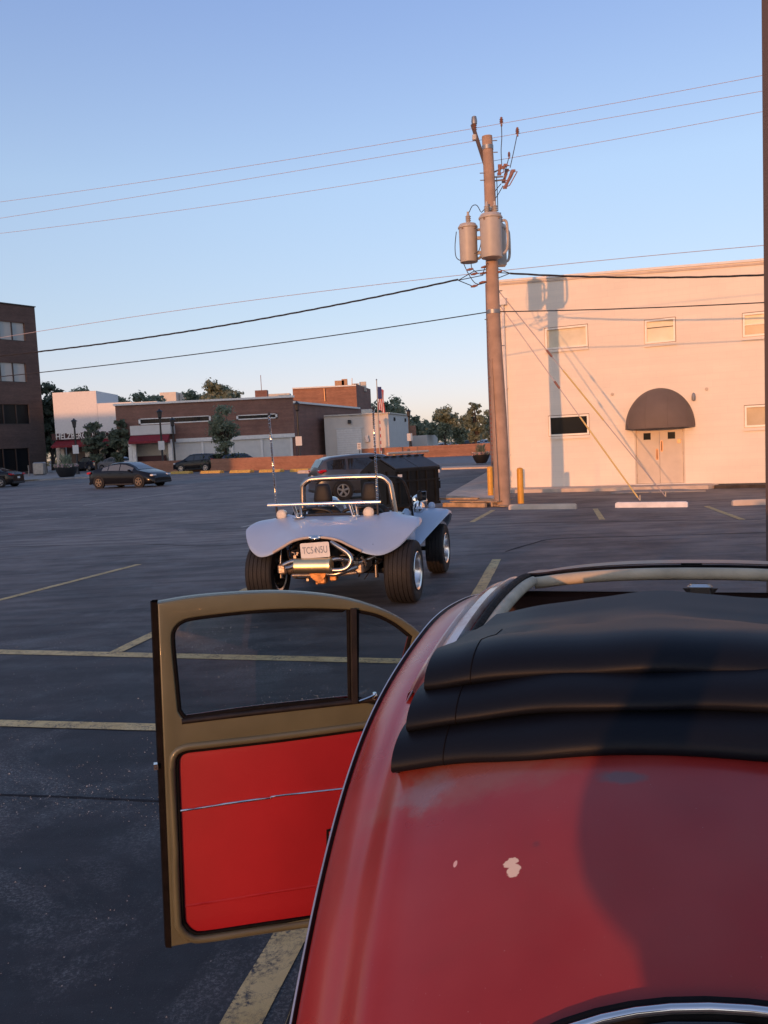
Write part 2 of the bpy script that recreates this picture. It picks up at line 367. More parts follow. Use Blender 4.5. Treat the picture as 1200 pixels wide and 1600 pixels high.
def tag(o, label=None, cat=None, group=None, kind=None):
    if label: o['label'] = label
    if cat: o['category'] = cat
    if group: o['group'] = group
    if kind: o['kind'] = kind
    return o
def thing(name, label, cat, loc=(0, 0, 0), rz=0.0, group=None):
    o = bpy.data.objects.new(name, None); col.objects.link(o); o.location = loc; o.rotation_euler = (0, 0, rz); o.empty_display_size = .2
    return tag(o, label, cat, group)
def copy_tree(o, parent=None, label=None, loc=None, rz=None):
    c = o.copy(); col.objects.link(c); c.parent = parent
    for ch in o.children: copy_tree(ch, c)
    if label: c['label'] = label
    if loc is not None: c.location = loc
    if rz is not None: c.rotation_euler = (0, 0, rz)
    return c
def struct(o): o['kind'] = 'structure'; return o

def plate(name, loops, depth, mt, mtx, parent=None, bevel=0.0, smooth=False, res=2):
    """flat plate with holes: loops of (x,y), filled, extruded by depth centred on z=0, mapped by mtx"""
    cu = bpy.data.curves.new('tmp', 'CURVE'); cu.dimensions = '2D'; cu.fill_mode = 'BOTH'; cu.extrude = depth / 2 - bevel
    cu.bevel_depth = bevel; cu.bevel_resolution = res; cu.offset = -bevel
    for lp in loops:
        sp = cu.splines.new('POLY'); sp.points.add(len(lp) - 1); sp.use_cyclic_u = True
        for i, p in enumerate(lp): sp.points[i].co = (p[0], p[1], 0, 1)
    o = bpy.data.objects.new('tmp', cu); col.objects.link(o)
    dg = bpy.context.evaluated_depsgraph_get(); me = bpy.data.meshes.new_from_object(o.evaluated_get(dg))
    bpy.data.objects.remove(o); bpy.data.curves.remove(cu)
    me.name = name; me.transform(mtx); me.materials.clear(); me.materials.append(M[mt])
    bm = bmesh.new(); bm.from_mesh(me); bmesh.ops.remove_doubles(bm, verts=bm.verts, dist=1e-5); bmesh.ops.recalc_face_normals(bm, faces=bm.faces); bm.to_mesh(me); bm.free()
    if smooth:
        me.polygons.foreach_set('use_smooth', [True] * len(me.polygons))
        me.set_sharp_from_angle(angle=math.radians(35))
    ob = bpy.data.objects.new(name, me); col.objects.link(ob)
    if parent: ob.parent = parent
    return ob
def text(name, s, size, mt, mtx, parent=None, depth=.004, offset=0.0, xs=1.0, align='CENTER', spacing=1.0):
    cu = bpy.data.curves.new('tmp', 'FONT'); cu.body = s; cu.size = size; cu.extrude = depth; cu.offset = offset; cu.align_x = align; cu.align_y = 'CENTER'; cu.space_character = spacing
    o = bpy.data.objects.new('tmp', cu); col.objects.link(o)
    dg = bpy.context.evaluated_depsgraph_get(); me = bpy.data.meshes.new_from_object(o.evaluated_get(dg))
    bpy.data.objects.remove(o); bpy.data.curves.remove(cu)
    me.transform(mtx @ Matrix.Diagonal((xs, 1, 1, 1))); me.materials.clear(); me.materials.append(M[mt]); me.name = name
    ob = bpy.data.objects.new(name, me); col.objects.link(ob)
    if parent: ob.parent = parent
    return ob
def frame_mtx(o, ex, ey, ez):
    return Matrix(((ex[0], ey[0], ez[0], o[0]), (ex[1], ey[1], ez[1], o[1]), (ex[2], ey[2], ez[2], o[2]), (0, 0, 0, 1)))
def smoothpath(pts, n=6, closed=False):
    pts = [Vector(p) if len(p) == 3 else Vector((p[0], p[1], 0)) for p in pts]; out = []; N = len(pts)
    rng = range(N if closed else N - 1)
    for i in rng:
        p0 = pts[(i - 1) % N] if closed or i > 0 else pts[0]; p1 = pts[i]; p2 = pts[(i + 1) % N]; p3 = pts[(i + 2) % N] if closed or i + 2 < N else pts[-1]
        for k in range(n):
            t = k / n; out.append(.5 * ((2 * p1) + (p2 - p0) * t + (2 * p0 - 5 * p1 + 4 * p2 - p3) * t * t + (3 * p1 - p0 - 3 * p2 + p3) * t ** 3))
    if not closed: out.append(pts[-1])
    return out
def interp(x, xs, ys): return float(np.interp(x, xs, ys))

# ================================================================== GROUND
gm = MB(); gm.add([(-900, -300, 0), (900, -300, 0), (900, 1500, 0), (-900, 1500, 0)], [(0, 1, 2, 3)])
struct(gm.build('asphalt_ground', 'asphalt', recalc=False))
def strip(name, pts, mt, z=.004, **kw):
    m = MB(); m.add([(p.x, p.y, z) for p in pts], [tuple(range(len(pts)))]); o = m.build(name, mt, **kw); return struct(o)
def line_px(a_, b_, width, mt='line_paint', z=.004):
    A, B = g(*a_), g(*b_); d = (B - A).normalized(); n = Vector((-d.y, d.x, 0)) * (width / 2)
    N = max(2, int((B - A).length / .25)); L = []; R = []
    for i in range(N + 1):
        p = A + (B - A) * (i / N); L.append(p + n * random.uniform(.93, 1.05)); R.append(p - n * random.uniform(.93, 1.05))
    m = MB(); m.loft([[(l_.x, l_.y, z), (r_.x, r_.y, z)] for l_, r_ in zip(L, R)])
    return struct(m.build('parking_line', mt, recalc=False))
line_px((-420, 1009), (700, 1035), .155)
line_px((-400, 1120), (628, 1147), .13, z=.005)
line_px((355, 1640), (776, 874), .135)
line_px((178, 1021), (390, 919), .125, z=.006)
line_px((-60, 953), (217, 882), .12)
line_px((737, 816), (771, 797), .12); line_px((930, 795), (941, 812), .12); line_px((1103, 791), (1160, 812), .12)
line_px((378, 824), (480, 800), .10, 'far_line_paint')
for a_, b_ in (((60, 812), (150, 806)), ((0, 800), (90, 795)), ((0, 786), (130, 780)), ((130, 790), (300, 766)), ((330, 772), (500, 762)), ((280, 762), (420, 757)), ((0, 808), (45, 804))):
    line_px(a_, b_, .10, 'far_line_paint')
# old crack-filler seams in the asphalt
mat('tar_seam', (.020, .020, .023), .85, spec=.2)
def seam(pts, wd):
    P = smoothpath([g(*p) for p in pts], 8); L = []
    for i, p in enumerate(P):
        d = (P[min(i + 1, len(P) - 1)] - P[max(i - 1, 0)]).normalized(); n = Vector((-d.y, d.x, 0)) * wd * random.uniform(.6, 1.2)
        L.append([(p.x + n.x, p.y + n.y, .0025), (p.x - n.x, p.y - n.y, .0025)])
    m = MB(); m.loft(L); struct(m.build('tar_seam', 'tar_seam', recalc=False))
seam([(-700, 1190), (-300, 1225), (-40, 1240), (120, 1246), (260, 1252), (420, 1252), (700, 1240)], .010)
seam([(790, 862), (830, 850), (870, 842), (1000, 838), (1200, 832)], .03)
seam([(0, 855), (200, 850), (330, 853), (420, 846)], .02)
seam([(700, 822), (800, 818), (950, 815), (1190, 812)], .025)

# ================================================================== WHITE BUILDING (right)
A = g(795, 767); Bp = g(1190, 759); wd = (Bp - A).normalized(); wnrm = Vector((wd.y, -wd.x, 0))   # wnrm points to the camera side
wb = thing('white_building', 'cream painted block building with brown dome awning over its double doors', 'building')
WM = frame_mtx(A, wd, Vector((0, 0, 1)), wnrm)     # local (s, z, out)
def wp(px, py):
    d = ray(px, py); t = (A - CAM).dot(wnrm) / d.dot(wnrm); P = CAM + d * t - A; return (P.dot(wd), P.z)
SL, SR = -.42, 13.0
def topz(s): return 6.87 - .047 * s
wins = [((851, 511), (918, 509), (919, 543), (852, 545)), ((1007, 499), (1055, 497), (1055, 534), (1008, 537)), ((1160, 490), None, None, (1162, 527)),
        ((857, 649), (920, 648), (921, 679), (857, 682)), ((1163, 634), None, None, (1165, 668))]
rects = []
for a_, b_, c_, d_ in wins:
    s0, z1 = wp(*a_); s0b, z0 = wp(*d_)
    if b_ is None: s1 = s0 + 1.30
    else: s1 = wp(*b_)[0]; z1 = (z1 + wp(*b_)[1]) / 2; z0 = (z0 + wp(*c_)[1]) / 2
    rects.append((s0, s1, z0, z1))
ds0, ds1, dz0, dz1 = wp(993, 755)[0], wp(1071, 755)[0], .13, 1.98
loops = [[(SL, 0), (SR, 0), (SR, topz(SR)), (SL, topz(SL))]] + [[(r_[0], r_[2]), (r_[1], r_[2]), (r_[1], r_[3]), (r_[0], r_[3])] for r_ in rects] + [[(ds0, dz0), (ds1, dz0), (ds1, dz1), (ds0, dz1)]]
fw_ = plate('front_wall', loops, .25, 'white_block', Matrix.Translation((0, 0, 0)), wb)
# keep the wall's own axes so that its block courses follow the wall
fw_.data.transform(Matrix(((1, 0, 0, 0), (0, 0, -1, 0), (0, 1, 0, 0), (0, 0, 0, 1))))
fw_.matrix_parent_inverse = Matrix(); fw_.matrix_local = Matrix(((wd.x, -wnrm.x, 0, A.x - wnrm.x * .125), (wd.y, -wnrm.y, 0, A.y - wnrm.y * .125), (0, 0, 1, 0), (0, 0, 0, 1)))
def wbox(name, s0, s1, z0, z1, o0, o1, mt, par, bev=0, slope=0):
    m = MB(); m.add([Vector((s, z + slope * (s - s0), o)) for o in (o0, o1) for (s, z) in ((s0, z0), (s1, z0), (s1, z1), (s0, z1))], [(0, 1, 2, 3), (7, 6, 5, 4), (0, 4, 5, 1), (1, 5, 6, 2), (2, 6, 7, 3), (3, 7, 4, 0)])
    return m.build(name, mt, par, xf=WM)
m = MB(); m.add([Vector((s, z, o)) for o in (-.30, .035) for (s, z) in ((SL - .03, topz(SL)), (SR, topz(SR)), (SR, topz(SR) + .07), (SL - .03, topz(SL) + .07))], [(0, 1, 2, 3), (7, 6, 5, 4), (0, 4, 5, 1), (1, 5, 6, 2), (2, 6, 7, 3), (3, 7, 4, 0)])
m.build('coping', 'white_trim', wb, xf=WM)
m = MB(); m.add([Vector((s, z, .004)) for (s, z) in ((SL, topz(SL) - .10), (SR, topz(SR) - .10), (SR, topz(SR) - .04), (SL, topz(SL) - .04))], [(0, 1, 2, 3)])
m.add([Vector((s, z, .03)) for (s, z) in ((SL, topz(SL) - .10), (SR, topz(SR) - .10), (SR, topz(SR) - .04), (SL, topz(SL) - .04))], [(0, 1, 2, 3)])
m.add([Vector((s, topz(s) - .10, o)) for s, o in ((SL, .004), (SR, .004), (SR, .03), (SL, .03))], [(0, 1, 2, 3)])
m.build('coping_drip', 'concrete_light', wb, xf=WM)
for i, (s0, s1, z0, z1) in enumerate(rects):
    fr = plate('window', [[(s0 + .004, z0 + .004), (s1 - .004, z0 + .004), (s1 - .004, z1 - .004), (s0 + .004, z1 - .004)], [(s0 + .06, z0 + .06), (s1 - .06, z0 + .06), (s1 - .06, z1 - .06), (s0 + .06, z1 - .06)]], .10, 'window_frame', WM @ Matrix.Translation((0, 0, -.03)), wb)
    rv = MB(); rv.tube([WM @ Vector((a_, b_, .006)) for a_, b_ in ((s0 - .006, z0 - .006), (s1 + .006, z0 - .006), (s1 + .006, z1 + .006), (s0 - .006, z1 + .006))], .012, 4, closed=True); rv.build('frame_shadow_line', 'door_handle', wb)  # dark outline standing in for the shadow round the frame
    skyglow = i in (0, 1, 2)
    if i in (1, 2):
        zm = z0 + (z1 - z0) * (.66 if i == 1 else .52)
        wbox('pane', s0 + .06, s1 - .06, zm + .01, z1 - .06, -.075, -.065, 'window_skyglow', fr); wbox('meeting_rail', s0 + .06, s1 - .06, zm - .015, zm + .01, -.08, -.05, 'dark_frame' if i == 1 else 'window_frame', fr)
        wbox('pane', s0 + .06, s1 - .06, z0 + .06, zm - .015, -.075, -.065, 'window_skyglow' if i == 1 else 'window_grey', fr)
    else:
        wbox('pane', s0 + .06, s1 - .06, z0 + .06, z1 - .06, -.075, -.065, {0: 'window_skyglow', 3: 'window_dark', 4: 'window_grey'}[i], fr)
    wbox('window_sill', s0 - .02, s1 + .02, z0 - .10, z0 - .015, .002, .055, 'white_block', wb)
# brick side wall, running back from the left corner
c0 = A + wd * (SL); pe_ = at(767.5, 650, 54); sd_ = Vector((pe_.x - c0.x, pe_.y - c0.y, 0)); ln = sd_.length; sd_.normalize()
bs = MB(); bs.add([(0, 0, 0), (ln, 0, 0), (ln, 0, topz(SL)), (0, 0, topz(SL)), (0, .25, 0), (ln, .25, 0), (ln, .25, topz(SL)), (0, .25, topz(SL))], [(0, 1, 2, 3), (7, 6, 5, 4), (0, 4, 5, 1), (1, 5, 6, 2), (2, 6, 7, 3), (3, 7, 4, 0)])
o = bs.build('brick_side_wall', 'brick_red', wb); nrm = Vector((sd_.y, -sd_.x, 0))
ob_ = c0 - wd * .14 - wnrm * .02
o.matrix_local = Matrix(((sd_.x, nrm.x, 0, ob_.x), (sd_.y, nrm.y, 0, ob_.y), (0, 0, 1, 0), (0, 0, 0, 1)))
m = MB(); P0 = A + wd * (SL) - wnrm * .30; P1 = A + wd * SR - wnrm * .30
m.add([(p.x, p.y, z - .25) for p, z in ((P0, topz(SL)), (P1, topz(SR)), (P1 + Vector((0, 25, 0)), topz(SR)), (P0 + sd_ * 25, topz(SL)))], [(0, 1, 2, 3)]); m.build('roof', 'roof_grey', wb)
m = MB(); m.box((P1.x + .2, P1.y + 12.6, 3.1), (.25, 25, 6.2)); m.build('end_wall', 'white_stucco', wb)
# downspout
sdn = wp(782, 600)[0]
m = MB()
m.tube([WM @ Vector((.04, z, .08)) for z in (.12, 2, 4, 5.9, 6.1)], .04, 8); m.box(WM @ Vector((.04, 6.22, .09)), (.26, .16, .22), (wd, wnrm, Vector((0, 0, 1))))
for z in (1.2, 3.4, 5.4): m.box(WM @ Vector((.04, z, .05)), (.13, .09, .03), (wd, wnrm, Vector((0, 0, 1))))
m.build('downspout', 'white_trim', wb, smooth=40)
# door pair
dw = (ds1 - ds0)
plate('door_frame', [[(ds0 + .003, dz0), (ds1 - .003, dz0), (ds1 - .003, dz1 - .003), (ds0 + .003, dz1 - .003)], [(ds0 + .045, dz0 + .01), (ds1 - .045, dz0 + .01), (ds1 - .045, dz1 - .05), (ds0 + .045, dz1 - .05)]], .12, 'door_cream', WM @ Matrix.Translation((0, 0, -.055)), wb)
for k in (0, 1):
    a0 = ds0 + .05 + k * (dw - .1) / 2 + .003; a1 = a0 + (dw - .1) / 2 - .009
    vx = a0 + (.36 if k == 0 else .32) * (a1 - a0) / .5 * .5; vz = 1.50
    vx0, vx1 = (a1 - .47, a1 - .25) if k == 0 else (a0 + .24, a0 + .46)
    dr = plate('door', [[(a0, dz0 + .015), (a1, dz0 + .015), (a1, dz1 - .055), (a0, dz1 - .055)], [(vx0, vz), (vx1, vz), (vx1, vz + .21), (vx0, vz + .21)]], .045, 'door_cream', WM @ Matrix.Translation((0, 0, -.06)), wb)
    wbox('window', vx0, vx1, vz, vz + .21, -.07, -.06, 'window_dark', dr)
    hx = a1 - .07 if k == 0 else a0 + .06; hz = .90 if k == 0 else 1.15
    hm = MB(); hm.tube([WM @ Vector((hx, hz + dz, oo)) for dz, oo in ((0, -.03), (.02, .02), (.14, .03), (.26, .02), (.28, -.03))], .014, 6); hm.box(WM @ Vector((hx, hz + .14, -.034)), (.07, .008, .34), (wd, wnrm, Vector((0, 0, 1)))); hm.build('handle', 'door_handle', dr)
    for hz_ in (.35, 1.0, 1.7):
        hg = MB(); hg.tube([WM @ Vector((a0 - .012 if k == 0 else a1 + .012, hz_ + dz, -.022)) for dz in (0, .1)], .014, 6); hg.build('hinge', 'door_handle', dr)
wbox('door_sill', ds0, ds1, dz0 - .03, dz0 - .001, .002, .06, 'white_trim', wb)
# dome awning
ac = wp(1031, 668); ahw = (wp(1085, 667)[0] - wp(977, 670)[0]) / 2; ah = wp(1031, 607)[1] - ac[1] - .0; dep = .95
rings = []; N1, N2 = 20, 14
for i in range(N1 + 1):
    th = math.pi * i / N1; ring = []
    for j in range(N2 + 1):
        ph = math.pi / 2 * j / N2
        ring.append(WM @ Vector((ac[0] - ahw * math.cos(th) * (1 - .0 * j), ac[1] + .02 + ah * math.sin(th) * math.cos(ph) ** .9, .01 + dep * math.sin(th) ** .35 * math.sin(ph) if 0 < i < N1 else .01)))
    rings.append(ring)
aw = MB()
# gores: from the wall arc sweeping out and down to the front rim
NU = 16
for gi in range(6):
    pass
def awp(th, v):
    # th: 0..pi around the wall arc; v: 0 at the top arc on the wall -> 1 at the lower rim
    x = -math.cos(th); z = math.sin(th)
    ang = v * math.pi / 2
    return WM @ Vector((ac[0] + ahw * x, ac[1] + ah * z * math.cos(ang) , .012 + dep * math.sqrt(max(0, 1 - x * x)) * math.sin(ang)))
rim = []
G = 5
awroot = thing('x', None, None)
bpy.data.objects.remove(awroot)
awo = None
for gi in range(G):
    m = MB(); rr = []
    for i in range(7):
        th = math.pi * (gi + i / 6) / G
        rr.append([awp(th, j / 10) for j in range(11)])
    m.loft(rr)
    if awo is None:
        awo = bpy.data.objects.new('awning', None); col.objects.link(awo); awo.parent = wb; awo['label'] = 'brown fabric dome awning'
    m.build('canvas_panel', 'awning_brown', awo, smooth=60)
m = MB()
m.tube([awp(math.pi * i / 40, 1) + Vector((0, 0, -.005)) for i in range(41)], .014, 6)
m.tube([awp(math.pi * i / 40, 0) + wnrm * .004 for i in range(41)], .014, 6)
for gi in range(1, G): m.tube([awp(math.pi * gi / G, j / 12) for j in range(13)], .008, 5)
m.build('awning_rib', 'awning_brown', awo, smooth=60)
wbox('awning_soffit', ac[0] - ahw + .05, ac[0] + ahw - .05, ac[1] - .01, ac[1] + .0, .01, .05, 'dark_frame', awo)
# little wall fittings
s_, z_ = wp(1084, 620)
m = MB(); m.lathe([(.02, .12), (.045, .08), (.06, 0), (.055, -.10), (.02, -.12)], (0, 0, 0), n=10)
m.build('wall_lamp', 'steel_grey', wb, xf=Matrix.Translation(WM @ Vector((s_, z_, .08))))
for q_ in ((1104, 608), (957, 616)):
    s_, z_ = wp(*q_); m = MB(); m.lathe([(.03, 0), (.05, .01), (.05, .03), (.02, .04)], (0, 0, 0), 'Z', 10); m.build('wall_fitting', 'concrete_light', wb, xf=WM @ Matrix.Translation((s_, z_, .004)))
s_, z_ = wp(1061, 689); wbox('door_notice', s_ - .05, s_ + .05, z_ - .06, z_ + .06, .003, .012, 'door_handle', wb)
# walk in front of the wall, door slab
def slab(name, pts, h, mt, z0=0.0):
    m = MB(); n = len(pts); m.add([(p.x, p.y, z0) for p in pts] + [(p.x, p.y, h) for p in pts], [tuple(range(n, 2 * n))] + [(i, (i + 1) % n, (i + 1) % n + n, i + n) for i in range(n)]); return struct(m.build(name, mt))
def wo(s, o): return WM @ Vector((s, 0, o))
slab('wall_walkway', [wo(-1.5, 0), wo(-1.5, 1.25), wo(6.3, 1.0), wo(6.55, .5), wo(6.3, 0)], .11, 'concrete_light')
slab('door_slab', [wo(3.9, 1.12), wo(3.7, 2.2), wo(6.3, 2.0), wo(5.6, 1.1)], .03, 'concrete', .001)
random.seed(3)
m = MB()
for i in range(60):
    s_ = random.uniform(6.4, 10); o_ = random.uniform(.05, .8) ; k = random.uniform(.04, .16)
    P = wo(s_, o_); m.cbox((P.x, P.y, k * .25), (k, k * .8, k * .5), k * .15, (Matrix.Rotation(random.random() * 3, 3, 'Z') @ Vector((1, 0, 0)), Matrix.Rotation(random.random() * 3, 3, 'Z') @ Vector((0, 1, 0)), Vector((0, 0, 1))))
tag(m.build('rubble', 'soil'), 'dark broken lumps of asphalt along the foot of the white wall', 'rubble', kind='stuff')
pts_ = [wo(6.45 + i * .35, .95 + random.uniform(-.15, .15)) for i in range(18)]
slab('broken_edge', [wo(6.45, 0)] + pts_ + [wo(12.6, 0)], .09, 'soil')

# ================================================================== SIDEWALK + STREET BEYOND
slab('concrete_walk', [g(697, 779), g(772, 784), g(780, 742), g(760, 741)], .10, 'concrete_light')
slab('street', [g(560, 729.5), g(1000, 715), g(1000, 702), g(560, 719)], .012, 'road_grey', .002)
slab('street_kerb', [g(690, 734), g(790, 731), g(790, 728), g(690, 731.5)], .10, 'concrete_light')
slab('pavement', [g(-160, 757), g(20, 753.5), g(118, 748), g(215, 744), g(200, 733), g(-160, 742)], .13, 'concrete')
slab('driveway', [g(120, 741.5), g(210, 741), g(205, 732), g(120, 732)], .14, 'road_grey', .131)
line_px((36, 752.6), (60, 751.2), .5, 'kerb_yellow', .135)

# ================================================================== UTILITY POLE
PB = g(785, 790); pt_ = at(760.5, 213, PB.y - .25)
pole = thing('utility_pole', 'tall brown wooden utility pole carrying three grey transformers, beside the white building', 'utility pole', (PB.x, PB.y, 0))
def pl(P): return Vector(P) - Vector((PB.x, PB.y, 0))
ax_ = (pt_ - PB); 
m = MB(); NP = 26; prof = []
pts_ = [ax_ * (i / NP) + Vector((.02 * math.sin(i * .35), 0, 0)) for i in range(NP + 1)]
m.tube(pts_, [.215 - .085 * (i / NP) for i in range(NP + 1)], 20)
m.build('pole_shaft', 'pole_wood', pole, smooth=50)
def pole_at(z): t = z / ax_.z; return Vector((ax_.x * t + .02 * math.sin(t * NP * .35), ax_.y * t, z))
def ppx(x, y, dy=0.0): return pl(at(x, y, PB.y - .1 + dy))
def zpx(x, y): return ppx(x, y).z
for (x, y, sx) in ((773, 224, 1), (773, 242, 1), (752, 274, -1), (752, 285, -1), (792, 455, 1), (756, 500, -1), (794, 540, 1), (760, 590, -1)):
    z = zpx(x, y); p = pole_at(z); m = MB(); m.tube([p + Vector((sx * .1, -.05, 0)), p + Vector((sx * .24, -.05, 0))], .012, 6); m.build('climbing_peg', 'steel_grey', pole)
for yy in (234, 330, 488):
    z = zpx(765, yy); p = pole_at(z); rr = .215 - .085 * z / ax_.z; m = MB(); m.lathe([(rr + .012, -.05), (rr + .012, .05)], p, n=20); m.build('steel_band', 'steel_grey', pole, smooth=40)
# top bracket with insulator
m = MB(); m.cbox(ppx(748, 226), (.09, .07, 1.05), .01, tuple((Matrix.Rotation(math.radians(-16), 3, 'Y') @ Vector(v_)) for v_ in ((1, 0, 0), (0, 1, 0), (0, 0, 1))))
m.build('top_bracket', 'post_brown', pole)
def insul(p, s=1.0, name='insulator', top=True):
    m = MB(); pr_ = [(.03, -.10), (.03, -.02)]
    for k in range(3): pr_ += [(.065, 0 + k * .05), (.03, .02 + k * .05)]
    pr_ += [(.045, .15), (.02, .18)]
    m.lathe([(a_ * s, b_ * s) for a_, b_ in pr_], p, n=12); return m.build(name, 'porcelain', pole, smooth=30)
pI = ppx(741.5, 203); insul(pI); m = MB(); m.lathe([(.07, -.08), (.075, 0), (.06, .1), (.02, .12)], pI + Vector((0, 0, .22)), n=12); m.build('insulator_cap', 'steel_grey', pole, smooth=40)
m = MB(); m.tube([ppx(741.5, 211), ppx(741.5, 219)], .06, 10); m.build('insulator_pin', 'cream_metal', pole)
insul(ppx(783.5, 192), .8); insul(ppx(808.5, 208), .8); insul(ppx(795.5, 244), .6)
# cut-out fuses on a short arm
m = MB()
for a_, b_ in (((772, 269), (778, 266)), ((770, 277), (786, 276)), ((770, 283), (786, 281))): m.tube([ppx(*a_), ppx(*b_)], .02, 6)
m.box(ppx(770, 281), (.06, .1, .22)); m.build('cutout_arm', 'steel_grey', pole)
for (a_, b_, c_) in (((781, 259), (780, 272), .0), ((792, 266), (787, 284), .15), ((802, 267), (789, 293), -.12), ((790, 258), (786, 262), -.05)):
    m = MB(); p, q_ = ppx(*a_, c_), ppx(*b_, c_); m.tube([p, p.lerp(q_, .33), p.lerp(q_, .66), q_], [.035, .045, .035, .045], 8); m.box(p, (.1, .05, .06)); m.box(q_, (.1, .05, .06))
    m.tube([p, p + Vector((.10, 0, -.02)), q_ + Vector((.12, 0, .05)), q_], .014, 5); m.build('fuse_cutout', 'porcelain', pole, smooth=40)
def jumper(pts, r_=.011, dy=0.0, name='jumper_wire'):
    m = MB(); m.tube(smoothpath([ppx(x, y, dy) for x, y in pts], 6), r_, 5); m.build(name, 'wire_black', pole, smooth=60)
jumper([(783.5, 192), (784, 215), (783, 235), (784, 258)]); jumper([(808.5, 208), (803, 235), (797, 262)]); jumper([(795.5, 244), (792, 258), (789, 268)])
jumper([(783, 287), (773, 300), (765, 320), (757, 327), (752, 332)]); jumper([(786, 290), (778, 304), (770, 316)])
jumper([(776, 278), (777, 300), (778, 330)]); jumper([(733, 332), (738, 322), (745, 321), (751, 331)])
jumper([(713, 362), (711, 385), (713, 402), (722, 407), (736, 401), (744, 396)]); jumper([(752, 345), (752, 375), (748, 392), (741, 396)], dy=-.3)
jumper([(777, 345), (777, 372), (771, 394)], dy=-.35)
jumper([(724, 411), (732, 428), (742, 442), (752, 444)]); jumper([(736, 411), (738, 420), (748, 428)])
jumper([(762, 410), (757, 420), (754, 430)], dy=-.25)
# transformers
def transformer(x0, x1, y0, y1, dy, label):
    cx_ = (x0 + x1) / 2; R = abs(ppx(x1, 380).x - ppx(x0, 380).x) / 2; pT, pBt = ppx(cx_, y0, dy), ppx(cx_ + 3, y1, dy); h = pT.z - pBt.z
    e = bpy.data.objects.new('transformer', None); col.objects.link(e); e.parent = pole; e.location = pBt; e['label'] = label
    m = MB(); m.lathe([(R * .3, 0), (R * .90, .0), (R * .93, .03), (R * .95, h * .86), (R * 1.03, h * .875), (R * 1.04, h * .905), (R * .98, h * .92), (R * .85, h * .975), (R * .4, h), (0.01, h)], (0, 0, 0), n=28)
    m.build('tank', 'transformer_grey', e, smooth=35)
    m = MB()
    for k in (-1, 0, 1): m.lathe([(.018, 0), (.03, .01), (.03, .03)], (k * R * .62, -R * .78 - .03 * (k == 0), h * .84), 'Y', 8)
    m.build('bolt', 'door_handle', e)
    for bx in ((-.1, .1) if dy < -.1 else (0,)):
        m = MB(); pr_ = [(.05, 0), (.05, .04)]
        for k in range(4): pr_ += [(.075, .06 + k * .05), (.045, .08 + k * .05)]
        pr_ += [(.03, .28), (.03, .33)]
        m.lathe(pr_, (bx + .02, .02, h * .96), n=12); m.build('bushing', 'transformer_grey', e, smooth=30)
    for sgn in (-1, 1):
        m = MB(); m.tube(smoothpath([(sgn * R * .8, 0, h * .80), (sgn * R * 1.25, .02, h * .83), (sgn * R * 1.45, .03, h * .72), (sgn * R * 1.45, .03, h * .28), (sgn * R * 1.2, .02, h * .12), (sgn * R * .8, 0, h * .08)], 5), .035, 8)
        if (sgn > 0) == (dy > -2) : m.build('cooling_pipe', 'transformer_grey', e, smooth=60)
    return e
transformer(715, 745, 349, 410, .05, 'left grey transformer tank')
transformer(748, 783, 333, 403, -.42, 'front grey transformer tank')
transformer(770, 790, 350, 414, .42, 'rear grey transformer tank')
m = MB(); m.box(ppx(748, 372), (.35, .06, .08)); m.box(ppx(748, 395), (.35, .06, .08)); m.build('mounting_arm', 'transformer_grey', pole)
# secondary rack insulators
for q_ in ((734, 421), (741, 428), (757, 417), (755, 427), (754, 441), (741, 447), (779, 425)):
    p = ppx(*q_, -.12); m = MB(); m.tube([p + Vector((-.09, 0, -.015)), p, p + Vector((.09, 0, .015))], [.018, .035, .018], 8); m.build('spool_insulator', 'porcelain', pole, smooth=40)
m = MB(); m.tube([ppx(768, 560, -.14), ppx(772, 640, -.14), ppx(779, 784, -.17)], .018, 6); m.build('ground_conduit', 'pole_wood', pole)
m = MB(); m.box(ppx(778, 405, .3), (.4, .3, .35)); m.build('junction_box', 'steel_grey', pole)

# wires -------------------------------------------------------------
wdir = Vector((math.cos(math.radians(18)), -math.sin(math.radians(18)), 0)); wn_ = Vector((wdir.y, -wdir.x, 0))
PP = Vector((PB.x - .3, PB.y, 0))
def on_wire_plane(x, y, off=0.0):
    d = ray(x, y); t = (PP + wn_ * off - CAM).dot(wn_) / d.dot(wn_); P = CAM + d * t; return ((P - PP).dot(wdir), P.z)
def wire_pts(samples, off, t0, t1, n=60):
    S_ = [on_wire_plane(x, y, off) for x, y in samples]; c_ = np.polyfit([s[0] for s in S_], [s[1] for s in S_], min(2, len(S_) - 1))
    return [PP + wn_ * off + wdir * t + Vector((0, 0, float(np.polyval(c_, t)))) for t in np.linspace(t0, t1, n)]
def wire(name, label, samples, r_, mt='wire_alu', off=0.0, t0=-32, t1=22, cat='power line', group=None, n=60):
    P = wire_pts(samples, off, t0, t1, n); m = MB(); m.tube(P, r_, 5); return tag(m.build(name, mt, smooth=60), label, cat, group)
wire('power_line', 'highest thin overhead wire, on the insulator above the pole top', [(0, 314), (370, 268), (742, 195), (960, 158), (1192, 122)], .0065)
wire('power_line', 'second highest thin overhead wire, passing just behind the pole top', [(0, 339), (370, 290), (740, 213), (960, 180), (1192, 147)], .0065, off=-.35)
wire('power_line', 'third thin overhead wire from the top, crossing the pole below its tip', [(0, 363), (370, 322), (755, 250), (960, 212), (1192, 180)], .0065, off=-.7)
wire('power_line', 'faint thin wire running at the height of the transformer bottoms', [(0, 524), (300, 492), (560, 450), (720, 420), (900, 406), (1192, 390)], .008, 'wire_alu')
tJL = on_wire_plane(716, 438)[0]; tJR = on_wire_plane(797, 427)[0]
